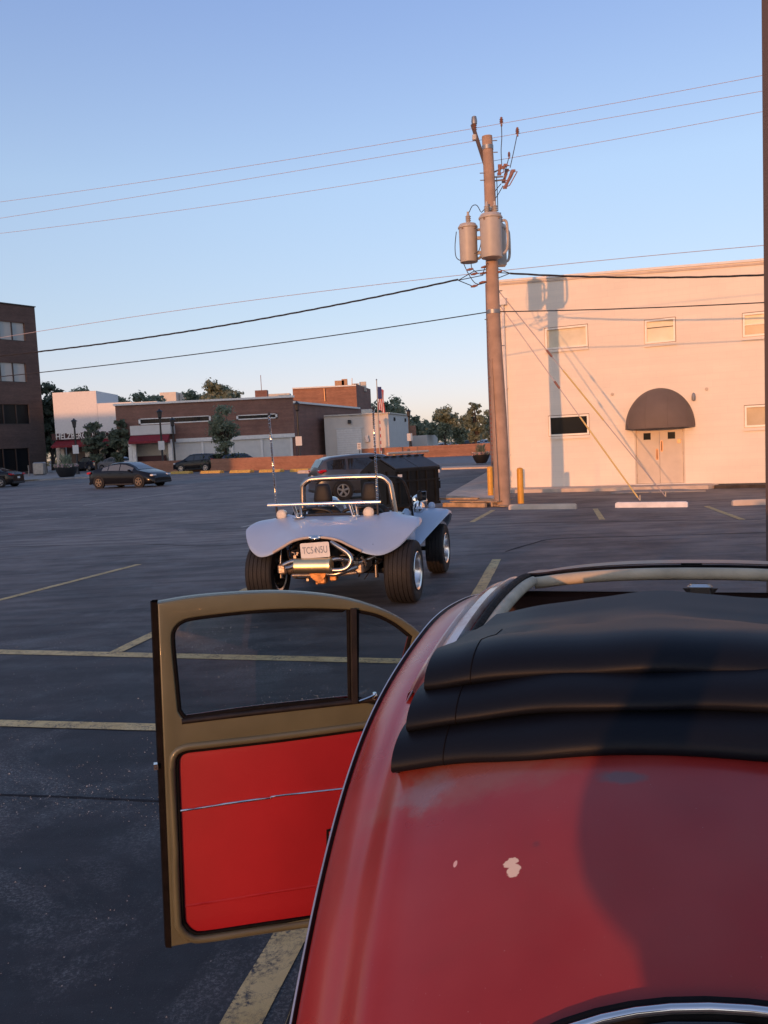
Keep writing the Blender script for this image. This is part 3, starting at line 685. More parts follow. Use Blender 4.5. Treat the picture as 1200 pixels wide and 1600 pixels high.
def bundle(name, label, samples, t0, t1, n):
    P = wire_pts(samples, 0, t0, t1, n); m = MB()
    for k in range(3):
        m.tube([p + wn_ * (.015 * math.cos(i * .55 + k * 2.09)) + Vector((0, 0, .015 * math.sin(i * .55 + k * 2.09))) for i, p in enumerate(P)], .012, 5)
    return tag(m.build(name, 'wire_black', smooth=60), label, 'power line')
bundle('power_cable', 'thick twisted cable bundle sagging from the pole down to the left', [(0, 555), (200, 535), (400, 497), (600, 461), (716, 438)], -32, tJL, 260)
bundle('power_cable', 'thick twisted cable bundle running from the pole to the right over the white wall', [(797, 427), (900, 432), (1000, 434), (1100, 432), (1192, 430)], tJR, 22, 130)
for a_, b_ in (((716, 438), (740, 424)), ((716, 438), (755, 430)), ((716, 438), (738, 447)), ((797, 427), (775, 419)), ((797, 427), (779, 426)), ((797, 427), (762, 441)), ((740, 424), (775, 419)), ((738, 447), (762, 441))):
    m = MB(); m.tube([ppx(*a_, -.05), ppx(*b_, -.05)], .011, 5); m.build('cable_tail', 'wire_black', pole)
tp = wire('telephone_line', 'lowest dark cable crossing the pole and the white wall', [(0, 588), (200, 568), (400, 540), (560, 518), (757, 489)], .014, 'wire_black', t1=0.15, cat='cable')
wire('telephone_line', 'dark cable running from the pole across the upper windows of the white wall', [(770, 487), (900, 485), (1050, 479), (1192, 473)], .014, 'wire_black', t0=0.15, cat='cable')
# guy wires
def guy(label, top, mid, bot, y0, y1):
    e = thing('guy_wire', label, 'guy wire'); Yt = PB.y; 
    b_ = g(*bot); t_ = at(*top, PB.y - .1); m = MB(); m.tube([t_, b_], .012, 6); m.build('cable', 'wire_alu', e)
    p0, p1 = t_.lerp(b_, y0), t_.lerp(b_, y1); m = MB(); m.tube([p0, p1], .021, 8); m.build('guard_sleeve', 'guard_yellow', e, smooth=60)
    i0 = t_.lerp(b_, mid); d_ = (b_ - t_).normalized(); m = MB(); m.tube([i0 - d_ * .12, i0 - d_ * .1, i0 + d_ * .1, i0 + d_ * .12], [.015, .03, .03, .015], 8); m.build('strain_insulator', 'porcelain', e)
    m = MB(); m.tube([b_ + Vector((0, 0, .14)), b_], .02, 6); m.build('anchor_rod', 'steel_grey', e)
guy('lower guy wire, its yellow guard reaching the ground by the white wheel stop', (776, 470), .42, (1000, 782), .58, .985)
guy('upper guy wire, its yellow guard crossing the wall above the dark window', (777, 452), .30, (1040, 776), .38, .62)

# bollards, wheel stops ------------------------------------------------
def bollard(label, x, y):
    p = g(x, y); e = thing('bollard', label, 'bollard', (p.x, p.y, 0), 0, 'yellow bollards by the utility pole')
    m = MB(); m.lathe([(.085, 0), (.085, .90), (.083, .925), (.072, .945), (.04, .957), (.01, .96)], n=20); m.build('post', 'bollard_yellow', e, smooth=40)
    return e
bollard('yellow bollard left of the utility pole, behind the planks', 767, 779); bollard('yellow bollard right of the utility pole, behind a wheel stop', 814, 786.5)
def stop(label, a_, b_, mt, h=.125, wd_=.15, group='concrete wheel stops in front of the white building', cat='wheel stop'):
    A_, B_ = g(*a_), g(*b_); c_ = (A_ + B_) / 2; L = (B_ - A_).length; an = math.atan2(B_.y - A_.y, B_.x - A_.x)
    m = MB(); rings = []
    for s_ in (-1, 1):
        x = s_ * L / 2
        for dx, k in ((0, .7), (-s_ * .04, 1)) if s_ < 0 else ((-.04, 1), (0, .7)):
            rings.append([(x + dx, y_ , z_ * (1 if k == 1 else .8)) for y_, z_ in ((-wd_ / 2, 0), (-wd_ / 2 * .95, h * .55), (-wd_ / 2 * .7, h), (wd_ / 2 * .7, h), (wd_ / 2 * .95, h * .55), (wd_ / 2, 0))])
    m.loft(rings, closed=True, caps=True); o = m.build('wheel_stop', mt, smooth=30); o.location = (c_.x, c_.y, 0); o.rotation_euler = (0, 0, an); return tag(o, label, cat, group)
stop('tan concrete wheel stop in front of the right yellow bollard', (796, 796), (901, 795), 'concrete_light')
stop('white painted wheel stop in front of the double doors', (962, 793), (1075, 792), 'concrete_white')
stop('tan concrete wheel stop at the right, ending at the brown post', (1144, 790), (1262, 786), 'concrete_light')

# pallets / planks by the pole -------------------------------------------
pa = g(705, 791); pd = (g(770, 792) - pa).normalized(); pn = Vector((-pd.y, pd.x, 0)); Zv = Vector((0, 0, 1))
pal = thing('wood_pallet', 'weathered orange wooden pallet lying at the foot of the utility pole', 'pallet', (0, 0, 0))
for i in range(5):
    m = MB(); c_ = pa + pd * .75 + pn * (i * .17) + Zv * .135; m.cbox(c_, (1.5, .12, .03), .004, (pd, pn, Zv)); m.build('plank', 'pallet_wood', pal)
for i in range(3):
    m = MB(); c_ = pa + pd * (.1 + .62 * i) + pn * .34 + Zv * .065; m.cbox(c_, (.06, .8, .11), .004, (pd, pn, Zv)); m.build('stringer', 'pallet_wood', pal)
wood = thing('timber_beam', 'long orange timber lying on the ground along the front of the pallet', 'beam', (0, 0, 0))
m = MB(); m.cbox(pa + pd * .55 - pn * .16 + Zv * .055, (1.35, .12, .11), .006, (pd, pn, Zv)); m.build('beam_body', 'pallet_wood', wood)
m = MB(); m.cbox(pa + pd * .15 + pn * .1 + Zv * .20, (1.25, .14, .045), .006, ((pd + pn * .15).normalized(), (pn - pd * .15).normalized(), Zv)); tag(m.build('timber_board', 'pallet_wood'), 'single board lying across the top of the wooden pallet', 'board')
m = MB(); m.cbox(pa + pd * 1.55 + pn * .0 + Zv * .03, (.5, .12, .03), .004, ((pd - pn * .3).normalized(), (pn + pd * .3).normalized(), Zv)); tag(m.build('timber_offcut', 'pallet_wood'), 'short loose plank end lying against the base of the utility pole', 'plank')

# ================================================================== DUMPSTER
dc = at(620, 797, 21.2); dc.z = 0
ya = math.radians(42)       # direction of the front side (to the right)
dx_ = Vector((math.cos(math.radians(35)), math.sin(math.radians(35)), 0)); dy_ = Vector((-dx_.y, dx_.x, 0))
dump = thing('dumpster', 'black steel dumpster with sloping lids standing behind the buggy', 'dumpster', (dc.x, dc.y, 0), math.radians(35))
DW, DD, DE, DR = 1.42, 1.62, 1.08, 1.38     # width along front, depth, eave, ridge
m = MB(); prof = [(0, .12), (0, DE), (DD * .42, DR - .04), (DD * .62, DR - .04), (DD, DE * .95), (DD, .12)]
m.add([Vector((x, y, z)) for x in (0, DW) for y, z in prof], [tuple(range(6)), tuple(range(11, 5, -1))] + [(i, i + 6, (i + 1) % 6 + 6, (i + 1) % 6) for i in range(6)])
m.build('bin_body', 'dumpster_black', dump)
for i in range(5):
    m = MB(); x = .12 + i * (DW - .24) / 4; m.box((x, -.022, .62), (.05, .04, .85)); m.build('side_rib', 'dumpster_black', dump)
m = MB(); m.box((DW / 2, -.03, .78), (DW, .05, .05)); m.box((DW / 2, -.02, DE - .02), (DW + .04, .06, .06)); m.box((DW / 2, -.02, .16), (DW, .05, .07)); m.build('rim_bar', 'dumpster_black', dump)
m = MB(); m.box((-.022, DD * .5, .16), (.04, DD, .07)); m.box((-.022, DD * .5, .72), (.04, DD * .9, .09)); m.box((-.022, DD * .25, .6), (.05, .07, .9)); m.box((-.022, DD * .75, .6), (.05, .07, .9)); m.build('rim_bar', 'dumpster_black', dump)
for k in range(2):
    m = MB(); x0 = -.02 + k * (DW / 2 + .02); x1 = x0 + DW / 2 
    m.add([Vector(p) for p in ((x0, -.06, DE + .015), (x1, -.06, DE + .015), (x1, DD * .43, DR + .01), (x0, DD * .43, DR + .01), (x0, -.06, DE + .045), (x1, -.06, DE + .045), (x1, DD * .43, DR + .04), (x0, DD * .43, DR + .04))], [(0, 1, 2, 3), (7, 6, 5, 4), (0, 4, 5, 1), (1, 5, 6, 2), (2, 6, 7, 3), (3, 7, 4, 0)])
    m.build('lid', 'dumpster_lid', dump)
m = MB(); rr = []
for i in range(41):
    x = -.05 + (DW + .1) * i / 40; z = DR + .045 + .022 * math.cos(i * .95); rr.append([(x, DD * .40, z - .05), (x, DD * .40, z), (x, DD * .66, z), (x, DD * .66, z - .05)])
m.loft(rr); m.build('lid_hinge_cover', 'dumpster_black', dump, smooth=50)
m = MB(); m.tube([(DW * .3, DD * .55, DR + .12), (DW + .9, DD * .95, DR + .12)], .035, 6); m.build('top_bar', 'cream_metal', dump)
m = MB(); m.box((.12, -.045, .93), (.13, .01, .07)); m.build('label_patch', 'label_white', dump)
m = MB(); m.box((-.045, DD * .55, .90), (.01, .34, .12)); m.build('label_patch', 'label_white', dump)
m = MB(); m.box((DW - .02, -.055, .98), (.05, .012, .08)); m.build('label_patch', 'label_white', dump)
m = MB(); m.box((DW + .05, .3, .62), (.09, .5, .2)); m.build('fork_pocket', 'dumpster_black', dump)
for x in (.12, DW - .12):
    for y in (.2, DD - .2):
        m = MB(); m.lathe([(.06, -.02), (.06, .02)], (x, y, .06), 'X', 12); m.build('caster', 'tyre_rubber', dump)

# ================================================================== CARS (generic builder)
def wheel(par, x, y, R, Wd, rim='alloy', spokes=5, name='wheel', side=1, hubr=.66):
    e = bpy.data.objects.new(name, None); col.objects.link(e); e.parent = par; e.location = (x, y, R)
    m = MB(); m.lathe([(R * .62, -Wd / 2 * .8), (R * .72, -Wd / 2), (R * .94, -Wd / 2), (R, -Wd / 2 * .8), (R, Wd / 2 * .8), (R * .94, Wd / 2), (R * .72, Wd / 2), (R * .62, Wd / 2 * .8)], (0, 0, 0), 'X', 28, caps=True)
    m.build('tyre', 'tyre_rubber', e, smooth=35)
    m = MB(); s = side
    m.lathe([(R * .68, s * Wd * .5), (R * .66, s * Wd * .54), (R * .60, s * Wd * .54), (R * .56, s * Wd * .46)], (0, 0, 0), 'X', 28, caps=False)
    for k in range(spokes):
        a_ = 2 * math.pi * k / spokes + .3; u_ = Vector((0, math.cos(a_), math.sin(a_))); t_ = Vector((0, -math.sin(a_), math.cos(a_)))
        m.add([Vector((s * Wd * .50, 0, 0)) + u_ * r_ + t_ * w_ for r_, w_ in ((R * .1, -R * .09), (R * .62, -R * .13), (R * .62, R * .13), (R * .1, R * .09))] + [Vector((s * Wd * .545, 0, 0)) + u_ * r_ + t_ * w_ for r_, w_ in ((R * .1, -R * .06), (R * .62, -R * .09), (R * .62, R * .09), (R * .1, R * .06))],
              [(0, 1, 2, 3), (4, 5, 6, 7), (0, 1, 5, 4), (1, 2, 6, 5), (2, 3, 7, 6), (3, 0, 4, 7)])
    m.lathe([(R * .16, s * Wd * .48), (R * .15, s * Wd * .57), (.01, s * Wd * .58)], (0, 0, 0), 'X', 16)
    m.build('rim', rim, e, smooth=30)
    m = MB(); m.lathe([(R * .61, s * Wd * .42), (.01, s * Wd * .42)], (0, 0, 0), 'X', 20); m.build('wheel_well_disc', 'plastic_black', e)
    return e
def car(name, label, cat, P, az, spec, paint, glass='car_glass', rim='alloy', group=None, scale=1.0, detail=True):
    """az: heading, degrees clockwise from +Y.  local +y = forward"""
    e = thing(name, label, cat, (P.x, P.y, P.z), -math.radians(az), group); e.scale = (scale,) * 3
    L, Wd = spec['L'], spec['W'] / 2
    top = spec['roof']; belt = spec['belt']; bw = spec.get('roofw', .74)
    ys = sorted(set([round(-L / 2 + L * i / 44, 4) for i in range(45)]))
    tx, tz = [p[0] for p in top], [p[1] for p in top]; bx, bz = [p[0] for p in belt], [p[1] for p in belt]
    lo = spec.get('low', .20)
    rings = []
    for y in ys:
        zt = interp(y, tx, tz); zb = min(interp(y, bx, bz), zt - .001); e_ = min(1, (L / 2 - abs(y)) / (L * .13)); pw = 1 - .22 * (1 - e_) ** 2.2
        W_ = Wd * pw; cab = max(0.0, min(1.0, (zt - zb) / .25)); wr_ = W_ * (1 - (1 - bw) * cab)
        zlo = lo + .10 * (1 - e_) ** 1.5
        rings.append([(0, y, zlo - .03), (W_ * .80, y, zlo - .02), (W_ * .97, y, zlo + .06), (W_, y, lo + (zb - lo) * .45), (W_ * .985, y, lo + (zb - lo) * .8), (W_ * .95 , y, zb), (wr_ * (1.0 if cab > .1 else .9) , y, zb + (zt - zb) * .93), (wr_ * .88, y, zt - .01 * (1 - cab) ), (wr_ * .5, y, zt + .012), (0, y, zt + .018)])
    m = MB(); n = 10
    full = [[Vector(p) for p in r_] + [Vector((-p[0], p[1], p[2])) for p in r_[-2:0:-1]] for r_ in rings]
    N = len(full[0])
    gl0, gl1 = spec['glass']; side_faces = {0: [], 1: []}
    vs = [p for r_ in full for p in r_]; fs = []; skip = []
    for i in range(len(full) - 1):
        for j in range(N):
            k = (j + 1) % N; f_ = (i * N + j, i * N + k, (i + 1) * N + k, (i + 1) * N + j)
            fs.append(f_)
    fs.append(tuple(range(N))); fs.append(tuple((len(full) - 1) * N + j for j in range(N)))
    m.add(vs, fs); body = m.build('body', paint, e, smooth=32)
    # side windows: panels lying 6 mm proud of the cab sides, divided by pillars
    for s in (-1, 1):
        for (w0, w1) in spec['side']:
            st = [w0 + (w1 - w0) * i / 8 for i in range(9)]; rr = []
            for y in st:
                zt = interp(y, tx, tz); zb = interp(y, bx, bz); W_ = Wd * (1 - .22 * (1 - min(1, (L / 2 - abs(y)) / (L * .13))) ** 2.2); cab = max(0, min(1, (zt - zb) / .25)); wr_ = W_ * (1 - (1 - bw) * cab)
                a_ = .10; b_ = .84; h_ = (zt - zb) * .93
                pa_ = Vector((s * (W_ * .95 + (wr_ - W_ * .95) * a_ + .008), y, zb + h_ * a_)); pb_ = Vector((s * (W_ * .95 + (wr_ - W_ * .95) * b_ + .008), y, zb + h_ * b_)); rr.append([pa_, pb_])
            q = MB(); q.loft(rr); q.build('side_window', glass, e)
    # windscreen + rear window
    for nm, (y0, y1) in (('windscreen', spec['ws']), ('rear_window', spec['rw'])):
        rr = []
        for i in range(9):
            y = y0 + (y1 - y0) * i / 8; zt = interp(y, tx, tz); zb = min(interp(y, bx, bz), zt); cab = max(0, min(1, (zt - zb) / .25)); W_ = Wd; wr_ = W_ * (1 - (1 - bw) * cab)
            rr.append([(wr_ * f_, y, zt + .012 + .014 * (1 - abs(f_)) + .006) for f_ in (-.80, -.45, 0, .45, .80)])
        q = MB(); q.loft(rr); q.build(nm, glass if nm == 'windscreen' else 'car_glass', e, smooth=60)
    wbse = spec['wb']; R = spec['R']
    for yy in (spec['ra'], spec['ra'] + wbse):
        for s in (-1, 1):
            q = MB(); q.lathe([(R * 1.16, s * (Wd + .004)), (.01, s * (Wd + .006))], (0, yy, R * 1.02), 'X', 24); q.build('wheel_arch', 'plastic_black', e)
            wheel(e, s * (Wd - .09), yy, R, .24, rim, spec.get('spokes', 5), side=s)
    # lamps, plates
    zt0 = spec['tail_z']
    for s in (-1, 1):
        q = MB(); yy = -L / 2 + spec.get('tl_in', .06); q.cbox((s * Wd * .80, yy, zt0), (Wd * .34, .16, .11), .02); q.cbox((s * Wd * .93, yy + .10, zt0 + .03), (Wd * .10, .22, .09), .02); q.build('tail_lamp', 'lamp_red', e)
        q = MB(); yy = L / 2 - .17; q.cbox((s * Wd * .68, yy, spec['head_z']), (Wd * .36, .22, .10), .025); q.build('headlamp', 'lamp_clear', e)
        q = MB(); yy = spec['ws'][0] - .35 if False else spec['mir']; zz = interp(yy, bx, bz) + .06; q.cbox((s * (Wd + .05), yy, zz), (.18, .10, .12), .025); q.build('wing_mirror', paint, e)
        for hy in spec['handles']:
            q = MB(); q.cbox((s * (Wd * .99 + .006), hy, interp(hy, bx, bz) - .12), (.02, .17, .03), .006); q.build('door_handle', paint, e)
    q = MB(); q.box((0, -L / 2 - .008, zt0 - .22), (.32, .01, .15)); q.build('license_plate', 'label_white', e)
    q = MB(); q.cbox((0, -L / 2 + .03, lo + .12), (Wd * 1.7, .10, .14), .03); q.build('bumper', 'plastic_black', e); q = MB(); q.cbox((0, L / 2 - .03, lo + .10), (Wd * 1.6, .10, .12), .03); q.build('bumper', 'plastic_black', e)
    for s in (-1, 1):
        q = MB(); q.cbox((s * (Wd - .005), spec['ra'] + wbse / 2, lo + .03), (.04, wbse - 2.6 * R, .10), .015); q.build('sill_trim', spec.get('sill', 'plastic_black'), e)
    return e
SEDAN = dict(L=4.70, W=1.84, wb=2.87, ra=-1.48, R=.335, low=.18, roofw=.72,
    roof=[(-2.35, .86), (-2.25, .98), (-1.9, 1.06), (-1.35, 1.20), (-.7, 1.38), (-.1, 1.44), (.35, 1.40), (.8, 1.22), (1.25, .98), (1.6, .90), (2.0, .80), (2.25, .66), (2.35, .50)],
    belt=[(-2.35, .82), (-1.9, .98), (-1.2, .97), (0, .93), (1.0, .90), (1.3, .88), (2.35, .45)], glass=(-1.4, 1.1), side=[(-1.28, -.86), (-.80, -.02), (.04, .92)],
    ws=(.46, 1.22), rw=(-1.75, -.85), tail_z=.88, head_z=.66, mir=.80, handles=(-.72, .15), spokes=5)
SUV = dict(L=4.6, W=1.85, wb=2.66, ra=-1.36, R=.36, low=.24, roofw=.76,
    roof=[(-2.30, .95), (-2.22, 1.20), (-2.0, 1.52), (-1.7, 1.63), (-.8, 1.69), (0, 1.69), (.45, 1.62), (.9, 1.34), (1.25, 1.12), (1.7, 1.04), (2.1, .95), (2.3, .70)],
    belt=[(-2.3, .92), (-2.0, 1.14), (-1.0, 1.08), (0, 1.04), (1.0, 1.02), (1.3, 1.0), (2.3, .62)], glass=(-1.9, 1.1), side=[(-1.90, -1.18), (-1.08, -.16), (-.08, .86)],
    ws=(.55, 1.20), rw=(-2.20, -1.98), tail_z=1.10, head_z=.84, mir=.82, handles=(-.95, .02), spokes=5, tl_in=.14)
p1, p2 = g(154, 763.5), g(224, 761.5); 
azt = math.degrees(math.atan2(p2.x - p1.x, p2.y - p1.y)); ce = (p1 + p2) / 2; scl = (p2 - p1).length / 2.87
print('sedan az', azt, 'scale', scl)
hd_ = (p2 - p1).normalized(); lf = Vector((-hd_.y, hd_.x, 0)); ce2 = ce + lf * .80 * min(scl, 1.1) - hd_ * .04
car('sedan_car', 'glossy black sedan with sun-tinted alloy wheels driving right across the car park', 'car', ce2, azt, SEDAN, 'car_black', 'car_glass_light', 'alloy_sunlit', scale=min(scl, 1.0))
# grey crossover behind the dumpster
p = g(536, 781); s_ = .87
azc = 72.0; hd_ = Vector((math.sin(math.radians(azc)), math.cos(math.radians(azc)), 0)); lf = Vector((-hd_.y, hd_.x, 0))
car('crossover_car', 'dark grey crossover with red tail lamp parked behind the black dumpster', 'car', p + (lf * .83 + hd_ * 1.36) * s_, azc, SUV, 'car_grey', rim='alloy', scale=s_)
car('parked_suv', 'dark blue SUV parked left under the jewellery store awning, tail toward us', 'car', g(141, 737) + Vector((0, 0, .14)), -52, SUV, 'car_blue', 'car_glass_light', scale=1.08)
car('parked_sedan', 'silver sedan half hidden behind the black sedan, below the jewellery store', 'car', g(183, 738) + Vector((0, 1, .14)), 118, SEDAN, 'car_silver', 'car_glass_light', scale=1.15)
car('parked_car', 'black car cut off at the left photo edge beside the brown brick office', 'car', g(-18, 762), -84, SEDAN, 'car_black', scale=1.0)
car('parked_suv', 'black SUV behind the low brick wall, left one near the small tree', 'car', at(309, 719, 79), -70, SUV, 'car_black', scale=1.0, group='cars behind the low brick wall').location.z = 0
car('parked_suv', 'dark blue car behind the low brick wall, directly right of the small tree', 'car', at(376, 718, 79), 62, SUV, 'car_blue', scale=.92, group='cars behind the low brick wall').location.z = 0
for i, (x, y, azz, pt, lb) in enumerate(((692, 692, 80, 'car_white', 'tiny white car in the far lot beside the beige shed'), (765, 691, 60, 'car_silver', 'tiny silver car far away beyond the round planter, nearest the white building'), (752, 690.5, 100, 'car_white', 'tiny white car far away just left of the brick edge'), (733, 692.5, 85, 'car_black', 'tiny dark car far away under the tall thin tree'))):
    car('distant_car', lb, 'car', Vector((at(x, y, 175).x, 175, 0.0)), azz, SUV if i % 2 else SEDAN, pt, group='cars in the far car park', detail=False)

# ================================================================== DUNE BUGGY
BY = math.radians(14); BO = Vector((-.6315, 9.3338, 0)); 
bug = thing('dune_buggy', 'silver blue open dune buggy with chrome rear rail, fat rear tyres and two whip antennas', 'dune buggy', BO, -BY)
bax = Vector((math.cos(BY), -math.sin(BY), 0)); bhd = Vector((math.sin(BY), math.cos(BY), 0))
def bl(px, py, yl):
    d = ray(px, py); t = (BO + bhd * yl - CAM).dot(bhd) / d.dot(bhd); P = CAM + d * t - BO; return Vector((P.dot(bax), yl, P.z))
S_ = [0, .1, .2, .3, .45, .58, .7, .82, .92, 1.0]
LIP = [(0, -.50, .80), (.13, -.50, .797), (.27, -.49, .765), (.41, -.475, .695), (.58, -.45, .62), (.73, -.39, .60), (.88, -.27, .66), (.99, -.12, .765), (1.06, .06, .85), (1.05, .30, .865)]
COW = [(0, .33, .955), (.13, .33, .955), (.26, .33, .955), (.38, .33, .955), (.50, .335, .96), (.60, .36, .975), (.68, .42, .975), (.74, .50, .95), (.80, .56, .91), (.86, .60, .87)]
def curve3(tab, t):
    t = max(0, min(1, t)); f_ = np.interp(t, S_, range(len(S_))); i = min(int(f_), len(tab) - 2); u = f_ - i
    P = [Vector(tab[max(0, min(len(tab) - 1, k))]) for k in (i - 1, i, i + 1, i + 2)]
    if i == 0: P[0] = Vector((-tab[1][0], tab[1][1], tab[1][2]))
    return .5 * ((2 * P[1]) + (P[2] - P[0]) * u + (2 * P[0] - 5 * P[1] + 4 * P[2] - P[3]) * u * u + (3 * P[1] - P[0] - 3 * P[2] + P[3]) * u ** 3)
NS, NV = 48, 14; rings = []
for j in range(NV + 1):
    v = j / NV; row = []
    for i in range(-NS, NS + 1):
        t = abs(i) / NS; c_, l_ = curve3(COW, t), curve3(LIP, t)
        mid = (c_ + l_) / 2 + Vector((.02 + .06 * t, -.10 + .05 * t, .075 + .02 * math.sin(math.pi * t)))
        p = c_ * (1 - v) ** 2 + mid * (2 * v * (1 - v)) + l_ * v ** 2
        if i < 0: p.x = -p.x
        row.append(p)
    rings.append([Vector((p.x * .965, p.y, p.z)) for p in row])
# rolled underside lip
row = []
for k, (dn, dz) in enumerate(((.0, -.018), (.03, -.022))):
    row = []
    for i in range(-NS, NS + 1):
        p = rings[NV][i + NS].copy(); dirin = Vector((-p.x * .3, .3 - p.y, 0)).normalized(); row.append(p + dirin * dn + Vector((0, 0, dz)))
    rings.append(row)
m = MB(); m.loft(rings); rb = m.build('rear_body', 'buggy_paint', bug, smooth=60)
m = MB(); pts_ = [rings[NV][NS + i] + Vector((0, -.006, -.004)) for i in range(-19, 20)]
m.tube(pts_, .016, 8); m.build('arch_trim', 'buggy_lip_sunlit', bug, smooth=60)
# tub: cockpit side walls, floor, rear bulkhead
for s in (-1, 1):
    m = MB(); rr = []
    for y, zt, xo in ((.30, .96, .62), (.45, .97, .68), (.6, .90, .74), (.8, .74, .74), (1.1, .68, .72), (1.35, .76, .68), (1.55, .88, .60), (1.7, .90, .56)):
        rr.append([(s * (xo - .10), y, zt - .06), (s * (xo - .05), y, zt + .005), (s * xo, y, zt), (s * (xo + .035), y, zt - .06), (s * (xo + .03), y, .48), (s * (xo - .08), y, .36)])
    m.loft(rr); m.build('tub_side', 'buggy_paint', bug, smooth=60)
m = MB(); m.box((0, .95, .34), (1.2, 1.5, .04)); m.box((0, .34, .66), (1.15, .03, .56)); m.build('tub_floor', 'plastic_black', bug)
m = MB(); m.tube(smoothpath([(-.50, .345, .962), (0, .345, .968), (.50, .345, .962)], 6), .018, 8); m.build('cowl_edge', 'plastic_black', bug)
# front body: hood + front fenders
m = MB(); rr = []
for y, hw, zt, ze in ((1.50, .60, .90, .80), (1.70, .58, .90, .80), (1.95, .52, .87, .76), (2.25, .42, .80, .66), (2.5, .30, .70, .56), (2.62, .16, .60, .50)):
    rr.append([(hw * math.sin(a_), y, ze + (zt - ze) * math.cos(a_)) for a_ in [math.pi / 2 * (-1 + i / 6) for i in range(13)]])
m.loft(rr); m.build('hood', 'buggy_paint', bug, smooth=60)
for s in (-1, 1):
    m = MB(); rr = []
    for y, xi, xo, z, dr in ((1.22, .58, .76, .475, .03), (1.42, .58, .84, .58, .03), (1.60, .57, .93, .69, .035), (1.80, .56, 1.02, .80, .04), (2.0, .53, 1.06, .855, .045), (2.2, .49, 1.05, .83, .06), (2.4, .42, 1.0, .74, .07), (2.52, .36, .92, .64, .08)):
        rr.append([(s * xi, y, z + .02), (s * (xi + .55 * (xo - xi)), y, z + .022), (s * (xo - .05), y, z + .006), (s * (xo - .008), y, z - dr * .35), (s * xo, y, z - dr), (s * (xo - .03), y, z - dr - .01)])
    m.loft(rr); m.build('front_fender', 'buggy_paint', bug, smooth=60)
    m = MB(); m.lathe([(.01, -.10), (.07, -.09), (.10, -.03), (.105, .06), (.10, .08)], (s * .62, 2.12, .96), 'Y', 20); m.build('headlight', 'chrome', bug, smooth=50)
    m = MB(); m.lathe([(.045, 0), (.05, .03), (.035, .065), (.01, .075)], (s * .80, 2.08, .875), n=14); m.build('turn_signal', 'buggy_paint', bug, smooth=50)
# mirror (right side in view)
for s in (1,):
    e = bpy.data.objects.new('mirror', None); col.objects.link(e); e.parent = bug; e.location = (s * .73, 1.55, .92)
    m = MB(); m.tube(smoothpath([(0, 0, -.04), (.01, -.02, .04), (.03, -.03, .10)], 4), .012, 6); m.lathe([(.04, 0), (.05, .02), (.03, .05)], (0, 0, -.03), n=12); m.build('mirror_arm', 'chrome', e, smooth=50)
    m = MB(); m.cbox((.05, -.02, .16), (.13, .05, .13), .02, (Vector((.85, .5, .1)).normalized(), Vector((-.5, .85, 0)).normalized(), Vector((0, 0, 1)))); m.build('mirror_shell', 'plastic_black', e)
    m = MB(); m.cbox((.085, -.06, .155), (.075, .012, .12), .004, (Vector((.95, -.3, .1)).normalized(), Vector((.3, .95, 0)).normalized(), Vector((0, 0, 1)))); m.build('mirror_glass', 'chrome', e)
    m = MB(); m.lathe([(.01, -.10), (.06, -.08), (.085, 0), (.06, .06), (.02, .09)], (-.03, .12, .0), 'Y', 16); m.build('spot_lamp', 'chrome', e, smooth=50)
# windshield frame + glass
m = MB(); wsl = lambda x, z: Vector((x, 1.56 - (z - .86) * .42, z))
path = [wsl(.64, .82), wsl(.635, 1.0), wsl(.61, 1.18), wsl(.57, 1.29), wsl(.48, 1.335), wsl(.2, 1.35), wsl(-.2, 1.35), wsl(-.48, 1.335), wsl(-.57, 1.29), wsl(-.61, 1.18), wsl(-.635, 1.0), wsl(-.64, .82)]
m.tube(smoothpath(path, 5), .016, 8); m.build('windshield_frame', 'plastic_black', bug, smooth=60)
m = MB(); m.add([wsl(p.x * .985, p.z - .005) for p in smoothpath([Vector((q_.x, 0, q_.z)) for q_ in path], 2)], [tuple(range(23))]); m.build('windshield_glass', 'car_window_glass', bug)
m = MB(); m.tube([wsl(.652, .86) + Vector((.02, -.01, 0)), wsl(.632, 1.08) + Vector((.02, -.01, 0))], .008, 6); m.build('frame_trim', 'chrome', bug)
m = MB(); m.box((0, 1.42, .78), (1.1, .12, .16)); m.build('dashboard', 'plastic_black', bug)
m = MB(); c_ = Vector((-.30, 1.14, .92)); d1 = Vector((1, 0, 0)); d2 = Vector((0, .45, .89))
m.tube([c_ + (d1 * math.cos(t) + d2 * math.sin(t)) * .17 for t in [2 * math.pi * i / 32 for i in range(32)]], .014, 8, closed=True); m.tube([c_ - d1 * .16, c_ + Vector((0, .04, -.02)), c_ + d1 * .16], .01, 6); m.tube([c_, c_ + Vector((0, .3, -.14))], .015, 6); m.build('steering_wheel', 'chrome_worn', bug, smooth=60)
# roll bar
m = MB(); RP = [(-.58, .78, .55), (-.565, .76, .9), (-.55, .75, 1.25), (-.53, .745, 1.315), (-.47, .74, 1.36), (-.38, .74, 1.375), (0, .74, 1.38), (.38, .74, 1.375), (.47, .74, 1.36), (.53, .745, 1.31), (.56, .75, 1.24), (.60, .76, .9), (.62, .78, .55)]
m.tube(smoothpath(RP, 5), .035, 12); m.build('roll_bar', 'steel_bar', bug, smooth=60)
